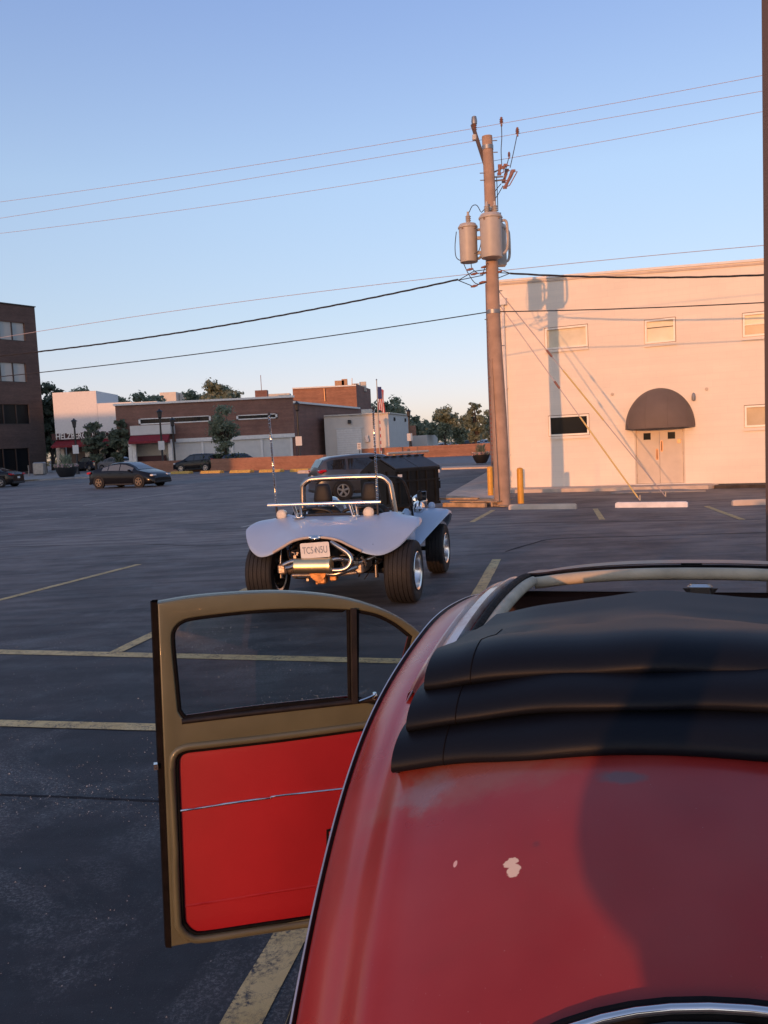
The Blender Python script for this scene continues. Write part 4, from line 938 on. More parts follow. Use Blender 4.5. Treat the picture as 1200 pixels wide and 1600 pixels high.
# seats
for x in (-.36, .26):
    e = bpy.data.objects.new('seat', None); col.objects.link(e); e.parent = bug; e.location = (x, 1.0, 0)
    m = MB(); rr = []
    for z, hw, y_ in ((.42, .20, .10), (.6, .24, .05), (.8, .25, 0), (.95, .22, -.04), (1.02, .16, -.05)):
        rr.append([(hw * math.cos(t), y_ + (.07 if abs(math.sin(t)) < .5 else .055) * math.sin(t), z) for t in [2 * math.pi * i / 20 for i in range(20)]])
    m.loft(rr, closed=True, caps=True); m.build('seat_back', 'seat_vinyl', e, smooth=50)
    m = MB(); rr = []
    for z, hw, d_ in ((1.05, .09, .04), (1.07, .118, .055), (1.12, .122, .06), (1.20, .110, .06), (1.27, .092, .055), (1.298, .075, .04), (1.305, .03, .02)):
        rr.append([(hw * math.copysign(abs(math.cos(t)) ** .7, math.cos(t)), -.05 + d_ * math.sin(t), z) for t in [2 * math.pi * i / 20 for i in range(20)]])
    m.loft(rr, closed=True, caps=True); m.build('headrest', 'seat_vinyl', e, smooth=50)
    m = MB(); m.tube([(-.05, -.04, .95), (-.05, -.04, 1.08)], .008, 6); m.tube([(.05, -.04, .95), (.05, -.04, 1.08)], .008, 6); m.build('headrest_post', 'chrome', e)
    m = MB(); m.cbox((0, .28, .44), (.46, .44, .14), .04); m.build('cushion', 'seat_vinyl', e)
m = MB()
for x in (-.36, .26): m.tube(smoothpath([(x - .25, .52, .93), (x - .20, .50, 1.0), (x, .49, 1.03), (x + .20, .50, 1.0), (x + .25, .52, .93)], 5), .022, 8)
m.build('harness_bar', 'plastic_black', bug, smooth=60)
# chrome rear rail
m = MB(); m.tube([(-.78, .15, 1.113), (.58, .15, 1.113)], .019, 12); m.build('rear_rail', 'chrome_worn', bug, smooth=40)
for x in (-.46, .22):
    m = MB(); m.tube([(x - .01, .17, 1.10), (x + .02, .20, .955)], .022, 8); m.tube([(x + .045, .24, 1.10), (x + .05, .26, .955)], .018, 8); m.cbox((x + .03, .22, .955), (.13, .10, .014), .004); m.build('rail_post', 'chrome', bug, smooth=50)
for x in (-.665, .40):
    e = bpy.data.objects.new('rear_lamp', None); col.objects.link(e); e.parent = bug; e.location = (x, .28, .985)
    m = MB(); m.lathe([(.01, .07), (.045, .065), (.064, .02), (.066, -.01)], (0, 0, 0), 'Y', 20); m.tube([(0, .02, -.05), (0, .03, -.09)], .012, 6); m.build('lamp_shell', 'chrome', e, smooth=50)
    m = MB(); m.lathe([(.062, -.012), (.055, -.022), (.03, -.028), (.005, -.03)], (0, 0, 0), 'Y', 20); m.build('lamp_lens', 'light_lens', e, smooth=60)
# whip antennas with spiral wrap
for (a_, b_, nm) in ((bl(433.6, 812, .30), bl(420, 647, .30), 0), (bl(591, 812, .30), bl(583, 638, .30), 1)):
    e = bpy.data.objects.new('whip_antenna', None); col.objects.link(e); e.parent = bug
    m = MB(); m.tube([a_, a_.lerp(b_, .5), b_], [.012, .009, .007], 6); m.tube([a_, a_.lerp(b_, .16)], .014, 8); m.build('antenna_rod', 'wire_black', e, smooth=60)
    m = MB(); NN = 520; d_ = (b_ - a_).normalized(); u_ = d_.orthogonal().normalized(); v_ = d_.cross(u_)
    m.tube([a_.lerp(b_, .14 + .85 * i / NN) + (u_ * math.cos(i * .62) + v_ * math.sin(i * .62)) * .0125 for i in range(NN + 1)], .0042, 4); m.build('spiral_wrap', 'chrome_worn', e)
    m = MB(); m.lathe([(.01, -.02), (.016, 0), (.01, .02)], b_, n=8); m.build('antenna_tip', 'wire_black', e)
# licence plate
tilt = math.radians(3); PM = Matrix.Translation((0.012, -.56, .668)) @ Matrix.Rotation(math.radians(-3), 4, 'Y') @ Matrix.Rotation(math.radians(90), 4, 'X')
def rrect(hw, hh, r_, n=5): return [(sx * (hw - r_) + r_ * math.cos(a_), sy * (hh - r_) + r_ * math.sin(a_)) for sx, sy, a0 in ((1, 1, 0), (-1, 1, 90), (-1, -1, 180), (1, -1, 270)) for a_ in [math.radians(a0 + 90 * k / n) for k in range(n + 1)]]
lp = plate('license_plate', [rrect(.163, .082, .018)], .004, 'plate_white', PM, bug)
text('plate_number', 'TC5 N5U', .105, 'plate_ink', PM @ Matrix.Translation((0, -.002, .003)), lp, .0008, .0008, .66)
plate('plate_emblem', [[(-.008, -.022), (.010, -.020), (.009, .018), (-.009, .020)]], .001, 'plate_ink', PM @ Matrix.Translation((0.004, -.003, .0035)), lp)
m = MB(); m.cbox((.005, -.50, .79), (.12, .09, .055), .02); m.tube([(-.06, -.51, .80), (.07, -.51, .80)], .024, 8); m.build('plate_lamp', 'chrome', bug, smooth=50)
# exhaust
m = MB(); m.lathe([(.03, -.215), (.070, -.208), (.082, -.195), (.082, .165), (.088, .168), (.088, .20), (.07, .205), (.03, .21)], (0.0, -.60, .505), 'X', 24); m.build('muffler', 'muffler_steel', bug, smooth=35)
def pipe(pts, r_, mt='steel_bar', nm='exhaust_pipe'):
    m = MB(); m.tube(smoothpath(pts, 6), r_, 10); m.build(nm, mt, bug, smooth=60)
pipe([(.18, -.50, .745), (.26, -.53, .70), (.37, -.55, .63), (.41, -.56, .56), (.38, -.57, .49), (.30, -.58, .455), (.19, -.59, .455)], .027)
pipe([(.17, -.55, .555), (.26, -.52, .565), (.34, -.46, .54), (.44, -.38, .505), (.55, -.32, .54), (.62, -.25, .58)], .024)
pipe([(-.18, -.58, .56), (-.26, -.57, .545), (-.35, -.56, .51)], .026); pipe([(-.16, -.60, .54), (-.24, -.63, .50), (-.30, -.66, .49)], .022)
pipe([(-.30, -.45, .38), (-.1, -.47, .385), (.15, -.47, .385), (.42, -.42, .40)], .019, 'engine_alloy')
pipe([(.05, -.50, .41), (.2, -.52, .40), (.32, -.5, .43), (.42, -.42, .46)], .026)
# engine block, cylinders, pulley, carburettor bits
m = MB(); m.cbox((.02, -.18, .52), (.40, .46, .34), .04); m.build('engine_block', 'engine_dark', bug)
for s in (-1, 1):
    for yy in (-.30, -.08):
        m = MB(); m.lathe([(.05, 0)] + [((.085 if k % 2 else .065), .02 + k * .014) for k in range(13)] + [(.04, .21)], (s * .20 if s > 0 else -.20 - .21, yy, .44), 'X', 14); m.build('cylinder', 'engine_alloy', bug, smooth=30)
    m = MB(); m.cbox((s * .44, -.2, .44), (.10, .42, .12), .02); m.build('valve_cover', 'engine_alloy', bug)
m = MB(); m.cbox((.04, -.46, .355), (.11, .10, .13), .015); m.lathe([(.09, -.54), (.09, -.50), (.05, -.49)], (.02, 0, .42), 'Y', 18, ); m.cbox((.17, -.44, .36), (.08, .08, .08), .01); m.cbox((-.02, -.44, .31), (.03, .05, .06), .005); m.build('oil_pump', 'engine_rust', bug)
m = MB(); random.seed(5)
for i in range(46):
    x = random.choice([random.uniform(-.30, -.19), random.uniform(.24, .52), random.uniform(-.2, .3)]); z = random.uniform(.42, .74) if abs(x) > .2 else random.uniform(.30, .38)
    if z > LIP[0][2] - .12 - abs(x) * .25: z -= .12
    d_ = Vector((random.uniform(-1, 1), random.uniform(-.6, .6), random.uniform(-1, 1))).normalized() * random.uniform(.02, .07); c_ = Vector((x, random.uniform(-.45, -.25), z))
    if i % 3: m.tube([c_ - d_, c_ + Vector((.01, 0, .01)), c_ + d_], random.uniform(.006, .014), 6)
    else: m.cbox(c_, (random.uniform(.02, .05), .04, random.uniform(.02, .06)), .004)
m.build('engine_fitting', 'engine_alloy', bug)['kind'] = 'stuff'
m = MB()
for i in range(24):
    x = random.uniform(-.32, .55); z = random.uniform(.45, .72) - abs(x) * .1; c_ = Vector((x, random.uniform(-.4, -.1), z)); q_ = [c_ + Vector((random.uniform(-.12, .12), random.uniform(-.1, .1), random.uniform(-.12, .1))) for _ in range(4)]
    m.tube(smoothpath(q_, 4), random.uniform(.006, .013), 5)
m.build('engine_hose', 'engine_dark', bug, smooth=60)['kind'] = 'stuff'
m = MB(); m.tube([(-.75, 0, .36), (.75, 0, .36)], .035, 8); m.tube([(-.6, .35, .40), (.6, .35, .40)], .05, 8); m.build('rear_axle', 'engine_dark', bug)
for s in (-1, 1):
    m = MB(); m.tube([(s * .56, -.12, .30), (s * .56, -.12, .46)], .025, 8); m.tube([(s * .56, -.12, .46), (s * .55, -.06, .74)], .014, 8); m.build('shock_absorber', 'steel_bar', bug, smooth=50)
m = MB(); m.tube([(-.7, 2.03, .33), (.7, 2.03, .33)], .03, 8); m.tube([(-.6, 2.03, .42), (.6, 2.03, .42)], .03, 8); m.cbox((0, 1.2, .30), (.3, 1.8, .10), .03); m.build('front_axle', 'engine_dark', bug)
# wheels with grooved tread
def bwheel(x, y, R, Wd, s, grooves):
    e = bpy.data.objects.new('wheel', None); col.objects.link(e); e.parent = bug; e.location = (x, y, R)
    pr_ = [(R * .58, -Wd / 2 * .86), (R * .66, -Wd / 2 * .98), (R * .80, -Wd / 2 * 1.05), (R * .93, -Wd / 2 * 1.0), (R * .975, -Wd / 2 * .88)]
    n_ = grooves
    xs = np.linspace(-Wd / 2 * .80, Wd / 2 * .80, n_ * 2 + 1)
    for k in range(n_):
        c_ = xs[2 * k + 1]; crown = lambda q_: R * (1 - .02 * (q_ / (Wd / 2)) ** 2)
        pr_ += [(crown(c_ - Wd * .02), c_ - Wd * .014), (crown(c_) - .009, c_ - Wd * .009), (crown(c_) - .009, c_ + Wd * .009), (crown(c_ + Wd * .02), c_ + Wd * .014)]
    pr_ += [(R * .975, Wd / 2 * .88), (R * .93, Wd / 2 * 1.0), (R * .80, Wd / 2 * 1.05), (R * .66, Wd / 2 * .98), (R * .58, Wd / 2 * .86)]
    m = MB(); m.lathe(pr_, (0, 0, 0), 'X', 56, caps=False); m.build('tyre', 'tyre_rubber', e, smooth=25)
    # sipes: shallow cross cuts standing between the grooves, as thin dark ribs
    m = MB()
    for k in range(56):
        a_ = 2 * math.pi * k / 56
        for g_ in range(n_ - 1):
            x0, x1 = xs[2 * g_ + 1] + Wd * .02, xs[2 * g_ + 3] - Wd * .02; sk = .018
            for (xa, xb, da) in ((x0, x0 + (x1 - x0) * .42, 0), (x1 - (x1 - x0) * .42, x1, .5)):
                t0 = a_ + da * 2 * math.pi / 56
                P = [Vector((xa, math.cos(t0) * (R + .0012), math.sin(t0) * (R + .0012))), Vector((xb, math.cos(t0 + sk) * (R + .0012), math.sin(t0 + sk) * (R + .0012))), Vector((xb, math.cos(t0 + sk + .012) * (R + .0012), math.sin(t0 + sk + .012) * (R + .0012))), Vector((xa, math.cos(t0 + .012) * (R + .0012), math.sin(t0 + .012) * (R + .0012)))]
                m.add(P, [(0, 1, 2, 3)])
    m.build('tread_sipe', 'plastic_black', e)['kind'] = 'stuff'
    m = MB(); m.lathe([(R * .62, s * Wd * .50), (R * .60, s * Wd * .52), (R * .55, s * Wd * .48), (R * .53, s * Wd * .26), (R * .50, s * Wd * .22), (R * .22, s * Wd * .20), (R * .20, s * Wd * .34), (R * .12, s * Wd * .38), (.005, s * Wd * .385)], (0, 0, 0), 'X', 40, caps=False)
    m.lathe([(R * .62, -s * Wd * .48), (R * .55, -s * Wd * .46), (R * .53, s * Wd * .2)], (0, 0, 0), 'X', 40, caps=False); m.build('rim', 'chrome_worn', e, smooth=35)
    for k in range(8):
        a_ = 2 * math.pi * k / 8; q = MB(); q.lathe([(.028, s * Wd * .215), (.005, s * Wd * .216)], (0, R * .36 * math.cos(a_), R * .36 * math.sin(a_)), 'X', 10); q.build('rim_slot', 'plastic_black', e)
    m = MB(); m.lathe([(R * .5, -s * Wd * .1), (.01, -s * Wd * .12)], (0, 0, 0), 'X', 24); m.build('brake_drum', 'engine_dark', e)
for s in (-1, 1):
    bwheel(s * .805 + .045, 0, .348, .31, s, 5); bwheel(s * .87, 2.03, .33, .23, s, 4)

# ================================================================== RED CAR IN FRONT
CX, CY, PSI, DZ = .561, 1.453, math.radians(17.65), .035
bt = thing('vintage_car', 'aged red vintage car with folded black fabric roof and open left door', 'car', (CX, CY, DZ), -PSI)
YS = [-1.3, -1.2, -1.05, -.93, -.75, -.5, -.2, .1, .3, .44, .5]; ZC = [1.02, 1.13, 1.235, 1.31, 1.375, 1.42, 1.44, 1.435, 1.425, 1.41, 1.40]
RY = [-1.35, -1.2, -.9, -.5, -.1, .2, .45, .55]; RWd = [.31, .40, .485, .550, .557, .543, .505, .48]; RZ = [.84, .95, 1.14, 1.30, 1.375, 1.375, 1.34, 1.30]
from bisect import bisect
def catm(x, xs, ys):
    x = max(xs[0], min(xs[-1], x)); i = min(max(bisect(xs, x) - 1, 0), len(xs) - 2); u = (x - xs[i]) / (xs[i + 1] - xs[i])
    def sl(k):
        if k <= 0: return (ys[1] - ys[0]) / (xs[1] - xs[0])
        if k >= len(xs) - 1: return (ys[-1] - ys[-2]) / (xs[-1] - xs[-2])
        return (ys[k + 1] - ys[k - 1]) / (xs[k + 1] - xs[k - 1])
    h = xs[i + 1] - xs[i]; return (2 * u ** 3 - 3 * u * u + 1) * ys[i] + (u ** 3 - 2 * u * u + u) * h * sl(i) + (-2 * u ** 3 + 3 * u * u) * ys[i + 1] + (u ** 3 - u * u) * h * sl(i + 1)
def zc(y): return catm(y, YS, ZC)
def wrr(y): return .874 * catm(y, RY, RWd)
def zrr(y): return catm(y, RY, RZ)
def rS(x, y):
    u = min(1, abs(x) / wrr(y)); base = zrr(y) + (zc(y) - zrr(y)) * (1 - u ** 2.4) ** .65
    # pressed rain-channel crease running along the side of the roof panel
    cr = math.exp(-((u - .80) / .035) ** 2) * .006; return base + cr - .004 * math.exp(-((u - .87) / .03) ** 2)
OX = .345; OY0, OY1 = -.30, .375       # roof opening
m = MB(); ysr = [-1.28 + (.48 + 1.28) * i / 110 for i in range(111)]; us = [-1 + 2 * i / 96 for i in range(97)]
us = [math.copysign(1 - (1 - abs(u)) ** 1.5, u) for u in us]
vs = [Vector((wrr(y) * u, y, rS(wrr(y) * u, y))) for y in ysr for u in us]; fs = []
for i in range(110):
    for j in range(96):
        yc_ = (ysr[i] + ysr[i + 1]) / 2; xc = wrr(yc_) * (us[j] + us[j + 1]) / 2
        ins = abs(xc) < OX and OY0 < yc_ < OY1
        if not ins: fs.append((i * 97 + j, i * 97 + j + 1, (i + 1) * 97 + j + 1, (i + 1) * 97 + j))
m.add(vs, fs); m.build('roof_panel', 'aged_red', bt, smooth=60, recalc=False)
# header strip above the windscreen
def band(name, y0, y1, x0, x1, dz, mt, n=40, lift=None, smooth=60, thick=.0):
    m = MB(); rr = []
    for j in range(5):
        y = y0 + (y1 - y0) * j / 4; rr.append([Vector((x0 + (x1 - x0) * i / n, y, rS(x0 + (x1 - x0) * i / n, min(y, .48)) + dz + (lift(j / 4) if lift else 0))) for i in range(n + 1)])
    m.loft(rr); return m.build(name, mt, bt, smooth=smooth, recalc=True)
band('header_panel', .385, .50, -.43, .43, .013, 'header_paint', lift=lambda t: .006 * math.sin(math.pi * t) - .03 * max(0, t - .8))
m = MB(); m.tube([Vector((x, .382, rS(x, .38) + .006)) for x in np.linspace(-.40, .40, 40)], .0035, 6); m.build('header_seal', 'seal_black', bt, smooth=60)
m = MB(); m.tube([Vector((x, .362, rS(x, .36) - .010)) for x in np.linspace(-OX, OX, 40)], .0135, 10); m.build('header_liner', 'cream_liner', bt, smooth=60)
m = MB(); m.cbox((-.0, .44, rS(0, .44) + .012), (.045, .022, .010), .002); m.build('latch_slot', 'plastic_black', bt)
for s in (-1, 1):
    m = MB(); m.tube([Vector((s * (OX + .004), y, rS(OX, y) - .006)) for y in np.linspace(-.3, .36, 24)], .012, 8); m.build('opening_liner', 'cream_liner', bt, smooth=60)
    m = MB(); m.tube([Vector((s * (OX + .018), y, rS(OX + .02, y) + .004)) for y in np.linspace(-.35, .385, 30)], .0085, 8); m.build('opening_seal', 'seal_black', bt, smooth=60)
    rr = []
    for y in np.linspace(-.45, .40, 34):
        rr.append([Vector((s * x, y, rS(x, y) + z)) for x, z in ((OX + .032, .001), (OX + .036, .012), (OX + .050, .013), (OX + .054, .006), (OX + .068, .006), (OX + .071, .014), (OX + .078, .012), (OX + .082, .001))])
    m = MB(); m.loft(rr); m.build('guide_rail', 'weathered_rail', bt, smooth=30)
# drip rail (gutter) along the roof edge
for s in (-1, 1):
    yy = np.linspace(-1.30, .50, 80)
    m = MB(); rr = []
    for y in yy:
        c_ = Vector((s * wrr(y), y, zrr(y)));
        rr.append([c_ + Vector((s * (a_ * .55 - .004), 0, b_ * .6)) for a_, b_ in ((-.012, .010), (-.002, .004), (.004, -.002), (.010, .002), (.013, .010), (.017, .009), (.015, -.010), (.0, -.016), (-.012, -.01))])
    m.loft(rr, closed=True, caps=True); m.build('drip_rail', 'seal_brown', bt, smooth=40)
    m = MB(); m.tube([Vector((s * (wrr(y) + .0050), y, zrr(y) + .005)) for y in yy], .0014, 5); m.build('drip_rail_edge', 'rail_metal', bt, smooth=60)
# cabin sides, lower shell (mostly out of view)
def side_profile(y):
    w1 = catm(y, [-1.95, -1.6, -1.25, -.8, -.2, .5, .9, 1.3, 1.7, 2.0], [.20, .42, .53, .58, .61, .61, .56, .45, .33, .20])
    zb = catm(y, [-1.95, -1.6, -1.25, -.8, -.2, .5, .9, 1.3, 1.7, 2.0], [.55, .78, .86, .90, .90, .92, .93, .86, .76, .55]); return w1, zb
m = MB(); rr = []
for i in range(60):
    y = -1.95 + 3.95 * i / 59; w1, zb = side_profile(y)
    if y < -1.28: zt = catm(y, [-1.95, -1.8, -1.6, -1.4, -1.28], [.55, .72, .86, .96, 1.02]); 
    elif y > .85: zt = catm(y, [.85, 1.0, 1.3, 1.6, 1.85, 2.0], [1.02, .99, .93, .84, .70, .55])
    else: zt = None
    ring = []
    for s in (-1, 1):
        q_ = []
        if zt is None: q_ = [(w1 * .97, y, zb), (w1, y, zb - .03)]
        else: q_ = [(0, y, zt), (w1 * .35, y, zt - .01), (w1 * .7, y, zt - .05 - (zt - zb) * .2), (w1 * .95, y, zb)]
        q_ += [(w1 * 1.02, y, (zb + .34) / 2), (w1, y, .30)]
        ring.append([Vector((s * a_, b_, c_)) for a_, b_, c_ in q_])
    rr.append((zt, ring))
# three lofts: tail, cabin sides, nose
for nm, sel in (('tail_shell', [r_ for r_ in rr[:11]]), ('nose_shell', [r_ for r_ in rr[43:]])):
    sel = [r_ for r_ in sel if r_[0] is not None]
    m = MB()
    for s in (0, 1): m.loft([r_[1][s] for r_ in sel])
    m.build(nm, 'aged_red', bt, smooth=50)
m = MB()
for s in (0, 1):
    for blk in ([r_ for r_ in rr if r_[0] is None and r_[1][0][0].y < -.20], ([r_ for r_ in rr if r_[0] is None and (s == 1 or r_[1][0][0].y > .74)])):
        if len(blk) > 1: m.loft([r_[1][s] for r_ in blk])
m.build('side_shell', 'aged_red', bt, smooth=50)
# greenhouse sides between belt and gutter
for s in (-1, 1):
    m = MB(); r2 = []
    for y in np.linspace(-1.28, .48, 40):
        w1, zb = side_profile(y); r2.append((y, [Vector((s * wrr(y), y, zrr(y) - .005)), Vector((s * (wrr(y) * .5 + w1 * .48), y, (zrr(y) + zb) / 2)), Vector((s * w1 * .97, y, zb))]))
    m.loft([b_ for y, b_ in r2 if y < -.85]); 
    if s > 0: m.loft([b_ for y, b_ in r2 if -.36 < y < -.22])
    else: m.loft([b_ for y, b_ in r2 if -.36 < y < -.26])
    m.build('rear_quarter', 'aged_red', bt, smooth=50)
    m = MB(); m.loft([b_ for y, b_ in r2 if -.87 < y < -.33]); m.build('side_window', 'car_window_glass', bt)
    # A-pillar to the cowl
    m = MB(); m.tube([(s * .44, .48, 1.32), (s * .52, .70, 1.12), (s * .56, .88, .95)], .024, 8); m.build('windscreen_pillar', 'aged_red', bt, smooth=50)
    # fenders + wheels
    for yc_, xo in ((-1.16, .60), (1.22, .58)):
        m = MB(); r3 = []
        for i in range(17):
            a_ = math.pi * (-.08 + 1.16 * i / 16); r3.append([Vector((s * (xo - .14 + dx), yc_ + math.cos(a_) * k * 1.1, .30 + math.sin(a_) * k)) for dx, k in ((0, .38), (.06, .415), (.14, .42), (.20, .40), (.235, .36))])
        m.loft(r3); m.build('fender', 'aged_red', bt, smooth=60)
        wheel(bt, s * (xo), yc_, .31, .16, 'cream_metal', 4, side=s)
m = MB(); m.add([(-.44, .48, 1.33), (.44, .48, 1.33), (.55, .88, .95), (-.55, .88, .95)], [(0, 1, 2, 3)]); m.build('windscreen', 'car_window_glass', bt)
for s in (-1, 1): pass
m = MB(); m.box((0, 0, .34), (1.1, 1.9, .05)); m.box((0, -.98, .70), (1.0, .04, .6)); m.box((0, .86, .66), (1.08, .05, .60)); m.build('cabin_floor', 'interior_dark', bt)
for x in (-.27, .27):
    m = MB(); m.cbox((x, .05, .62), (.44, .46, .18), .05); m.cbox((x, -.22, .88), (.42, .14, .56), .05); m.build('front_seat', 'interior_dark', bt)
m = MB(); m.cbox((0, -.75, .60), (.95, .42, .18), .05); m.cbox((0, -.95, .82), (.95, .12, .45), .04); m.build('rear_seat', 'interior_dark', bt)
m = MB(); m.cbox((0, .80, .93), (1.04, .12, .20), .03); m.build('dashboard', 'interior_dark', bt)
m = MB(); m.tube([(-.31 + .19 * math.cos(t), .52 + .07 * math.sin(t), .90 + .17 * math.sin(t)) for t in [2 * math.pi * i / 32 for i in range(32)]], .012, 8, closed=True); m.build('steering_wheel', 'plastic_black', bt, smooth=60)
m = MB(); m.cbox((0, .43, 1.235), (.86, .03, .24), .01); m.build('dark_cabin_panel', 'interior_dark', bt)  # added dark panel standing in for the shade inside the cabin
# mirror bracket in the header
e = bpy.data.objects.new('mirror', None); col.objects.link(e); e.parent = bt; e.location = (.0, .325, 1.372)
m = MB(); m.cbox((.012, .01, .006), (.05, .02, .028), .006, (Vector((1, 0, 0)), Vector((0, 1, 0)), Vector((0, 0, 1)))); m.add([(-.024, 0, .012), (.048, 0, .012), (.030, .002, -.012), (-.004, .002, -.012)], [(0, 1, 2, 3)]); m.build('mirror_bracket', 'chrome_worn', e)
m = MB(); m.tube([(-.20, 0, -.022), (-.02, 0, -.012), (.08, 0, -.014), (.088, 0, -.022), (.088, 0, -.05)], .003, 6); m.build('bracket_rod', 'chrome', e)
m = MB(); m.cbox((-.01, -.01, -.03), (.22, .02, .03), .006); m.build('mirror_shell', 'plastic_black', e)

# folded fabric roof: a flap on top of two lower folds
def fold(name, yr, yf, hw, zb, th, dropk, seed, taper=0.0, topslope=0.0, nx=72):
    """closed slab swept across the car; yr = rear rounded edge, yf = front end"""
    m = MB(); rr = []
    for i in range(nx + 1):
        u = -1 + 2 * i / nx; x = hw * u
        wv = .006 * noise.noise(Vector((u * 2.2, seed, 0))) + .001 * noise.noise(Vector((u * 6, seed, 2)))
        z0 = zb - dropk * abs(u) ** 2.2 + wv; endk = 1.0
        y_r = yr + .02 * noise.noise(Vector((u * 1.8, seed + 5, 0))) + .018 * abs(u) ** 3
        t_ = th * (1 + .22 * noise.noise(Vector((u * 2.2, seed + 9, 0))))
        ring = []
        # underside front -> rear, round the rear edge, topside rear -> front
        for k in range(5): y = yf + (y_r + t_ * .3 - yf) * k / 4; ring.append(Vector((x * (1 - taper * (y - yr) / (yf - yr)), y, z0)))
        PRF = ((.030, .0), (.012, .03), (.001, .12), (-.004, .22), (-.004, .34), (-.001, .48), (.005, .62), (.014, .75), (.026, .86), (.040, .94), (.056, .985), (.072, 1.0))
        for dy_f, h_ in PRF: ring.append(Vector((x, y_r + dy_f, z0 + t_ * h_)))
        for k in range(1, 9):
            f_ = k / 8; y = y_r + .072 + (yf - y_r - .072) * f_
            bulge = topslope * math.sin(math.pi * .5 * min(1, f_ * 1.35)) - topslope * .30 * max(0, f_ - .74) / .26
            wr2 = .008 * noise.noise(Vector((x * 4, y * 7, seed))) - .007 * max(0, 1 - abs(y + .40 - x * .25 + .02 * math.sin(x * 9)) / .022) - .005 * max(0, 1 - abs(y + .50 + x * .12) / .018) + .003 * noise.noise(Vector((x * 3 + y * 14, y * 3, seed + 3)))
            ring.append(Vector((x * (1 - taper * f_), y, z0 + t_ + bulge * (1 - .35 * abs(u) ** 4) + wr2 * min(1, f_ * 3))))
        rr.append(ring)
    m.loft(rr, closed=True, caps=True)
    fo = m.build(name, 'vinyl_black', roof_e, smooth=70)
    for ii in (6, nx - 6):
        q = MB(); q.tube([p + Vector((0, 0, .0003)) for p in rr[ii][5:20]], .0007, 5); q.build('stitch_line', 'edge_dark', fo)
    return fo
roof_e = bpy.data.objects.new('folding_roof', None); col.objects.link(roof_e); roof_e.parent = bt; roof_e['label'] = 'black vinyl sunroof folded back in three layers'
fold('fabric_fold', -.680, -.30, .385, 1.386, .044, .052, 1.0)
fold('fabric_fold', -.640, -.28, .374, 1.424, .040, .050, 4.0)
fold('fabric_flap', -.595, -.26, .362, 1.448, .042, .036, 8.0, taper=.10, topslope=-.014)

# rear window: rubber seal, chrome trim, glass laid on the body
def rwloop(hw, hh, yc_, n=72):
    out = []
    for k in range(n):
        t = 2 * math.pi * k / n; cx_, sy_ = math.copysign(abs(math.cos(t)) ** .92, math.cos(t)), math.copysign(abs(math.sin(t)) ** .95, math.sin(t))
        x = hw * cx_ * (1 - .0 * sy_); y = yc_ + hh * sy_; out.append((x, y))
    return out
WY = -1.10
m = MB(); m.tube([Vector((x, y, rS(x, y) + .004)) for x, y in rwloop(.300, .156, WY)], .009, 10, closed=True); m.build('rear_window_seal', 'seal_black', bt, smooth=60)
m = MB(); m.tube([Vector((x, y, rS(x, y) + .013)) for x, y in rwloop(.293, .150, WY)], .004, 8, closed=True); m.build('rear_window_trim', 'chrome', bt, smooth=60)
m = MB(); lp_ = rwloop(.30, .146, WY, 48); rr = [[Vector((x * k, WY + (y - WY) * k, rS(x * k, WY + (y - WY) * k) + .008)) for x, y in lp_] for k in (1, .75, .5, .25, .02)]
m.loft(rr, closed=True, caps=True); m.build('rear_window', 'car_glass', bt, smooth=60)
# paint chips and rubbed patches
def lhit(px, py):
    d = ray(px, py); R_ = Matrix.Rotation(PSI, 3, 'Z'); o_ = R_ @ (CAM - Vector((CX, CY, DZ))); dv = R_ @ d
    lo_, hi = None, None
    for i in range(1, 1500):
        p = o_ + dv * (i * 1e-6 * 1.5 )
        if p.z < 1.6 and -1.25 < p.y < .46 and abs(p.x) < wrr(p.y) and p.z < rS(p.x, p.y): return p
    return None
def patch(name, outline, mt, dz=.0015):
    P = [lhit(*q_) for q_ in outline]
    P = [p for p in P if p]; c_ = sum(P, Vector()) / len(P); out = []
    for i in range(len(P)):
        a_, b_ = P[i], P[(i + 1) % len(P)]
        for k in range(4):
            q_ = a_.lerp(b_, k / 4); q_ = c_ + (q_ - c_) * (1 + .18 * noise.noise(q_ * 90)); out.append(Vector((q_.x, q_.y, rS(q_.x, q_.y) + dz)))
    c2 = Vector((c_.x, c_.y, rS(c_.x, c_.y) + dz)); m = MB(); n = len(out); m.add(out + [c2], [(i, (i + 1) % n, n) for i in range(n)]); return m.build(name, mt, bt, smooth=60)

# ---- open door ---------------------------------------------------------
L0 = g(262, 1482, .34); az_d = math.radians(76.07); ddir = Vector((math.sin(az_d), math.cos(az_d), 0)); dn = Vector((ddir.y, -ddir.x, 0))   # dn faces the camera
L0 = Vector((L0.x, L0.y, 0)); BTinv = (Matrix.Translation((CX, CY, DZ)) @ Matrix.Rotation(-PSI, 4, 'Z')).inverted()
DMx = BTinv @ frame_mtx(L0, ddir, Vector((0, 0, 1)), dn)
def dp(x, y, off=0.0):
    d = ray(x, y); t = (L0 + dn * off - CAM).dot(dn) / d.dot(dn); P = CAM + d * t - L0; return (P.dot(ddir), P.z)
def sm2(pts, n=5): return [(p.x, p.y) for p in smoothpath([Vector((a_, b_, 0)) for a_, b_ in pts], n)]
door = bpy.data.objects.new('door', None); col.objects.link(door); door.parent = bt; door['label'] = 'open left door, olive frame with bright red inner panel'
tl, blc, br = dp(246, 943), dp(268, 1480), dp(487, 1437)
sB = br[0] + .50; zB = br[1]
topc = sm2([dp(x, y) for x, y in ((246, 943), (300, 934), (370, 928), (440, 926), (510, 931), (565, 942), (610, 958), (640, 975), (658, 990))], 5)
endp = topc[-1]
outer = [blc, (br[0], br[1]), (.86, br[1] + .02), (.90, br[1] + .10), (.93, .60), (.92, .90)] + [( .80, 1.12)] + topc[::-1]
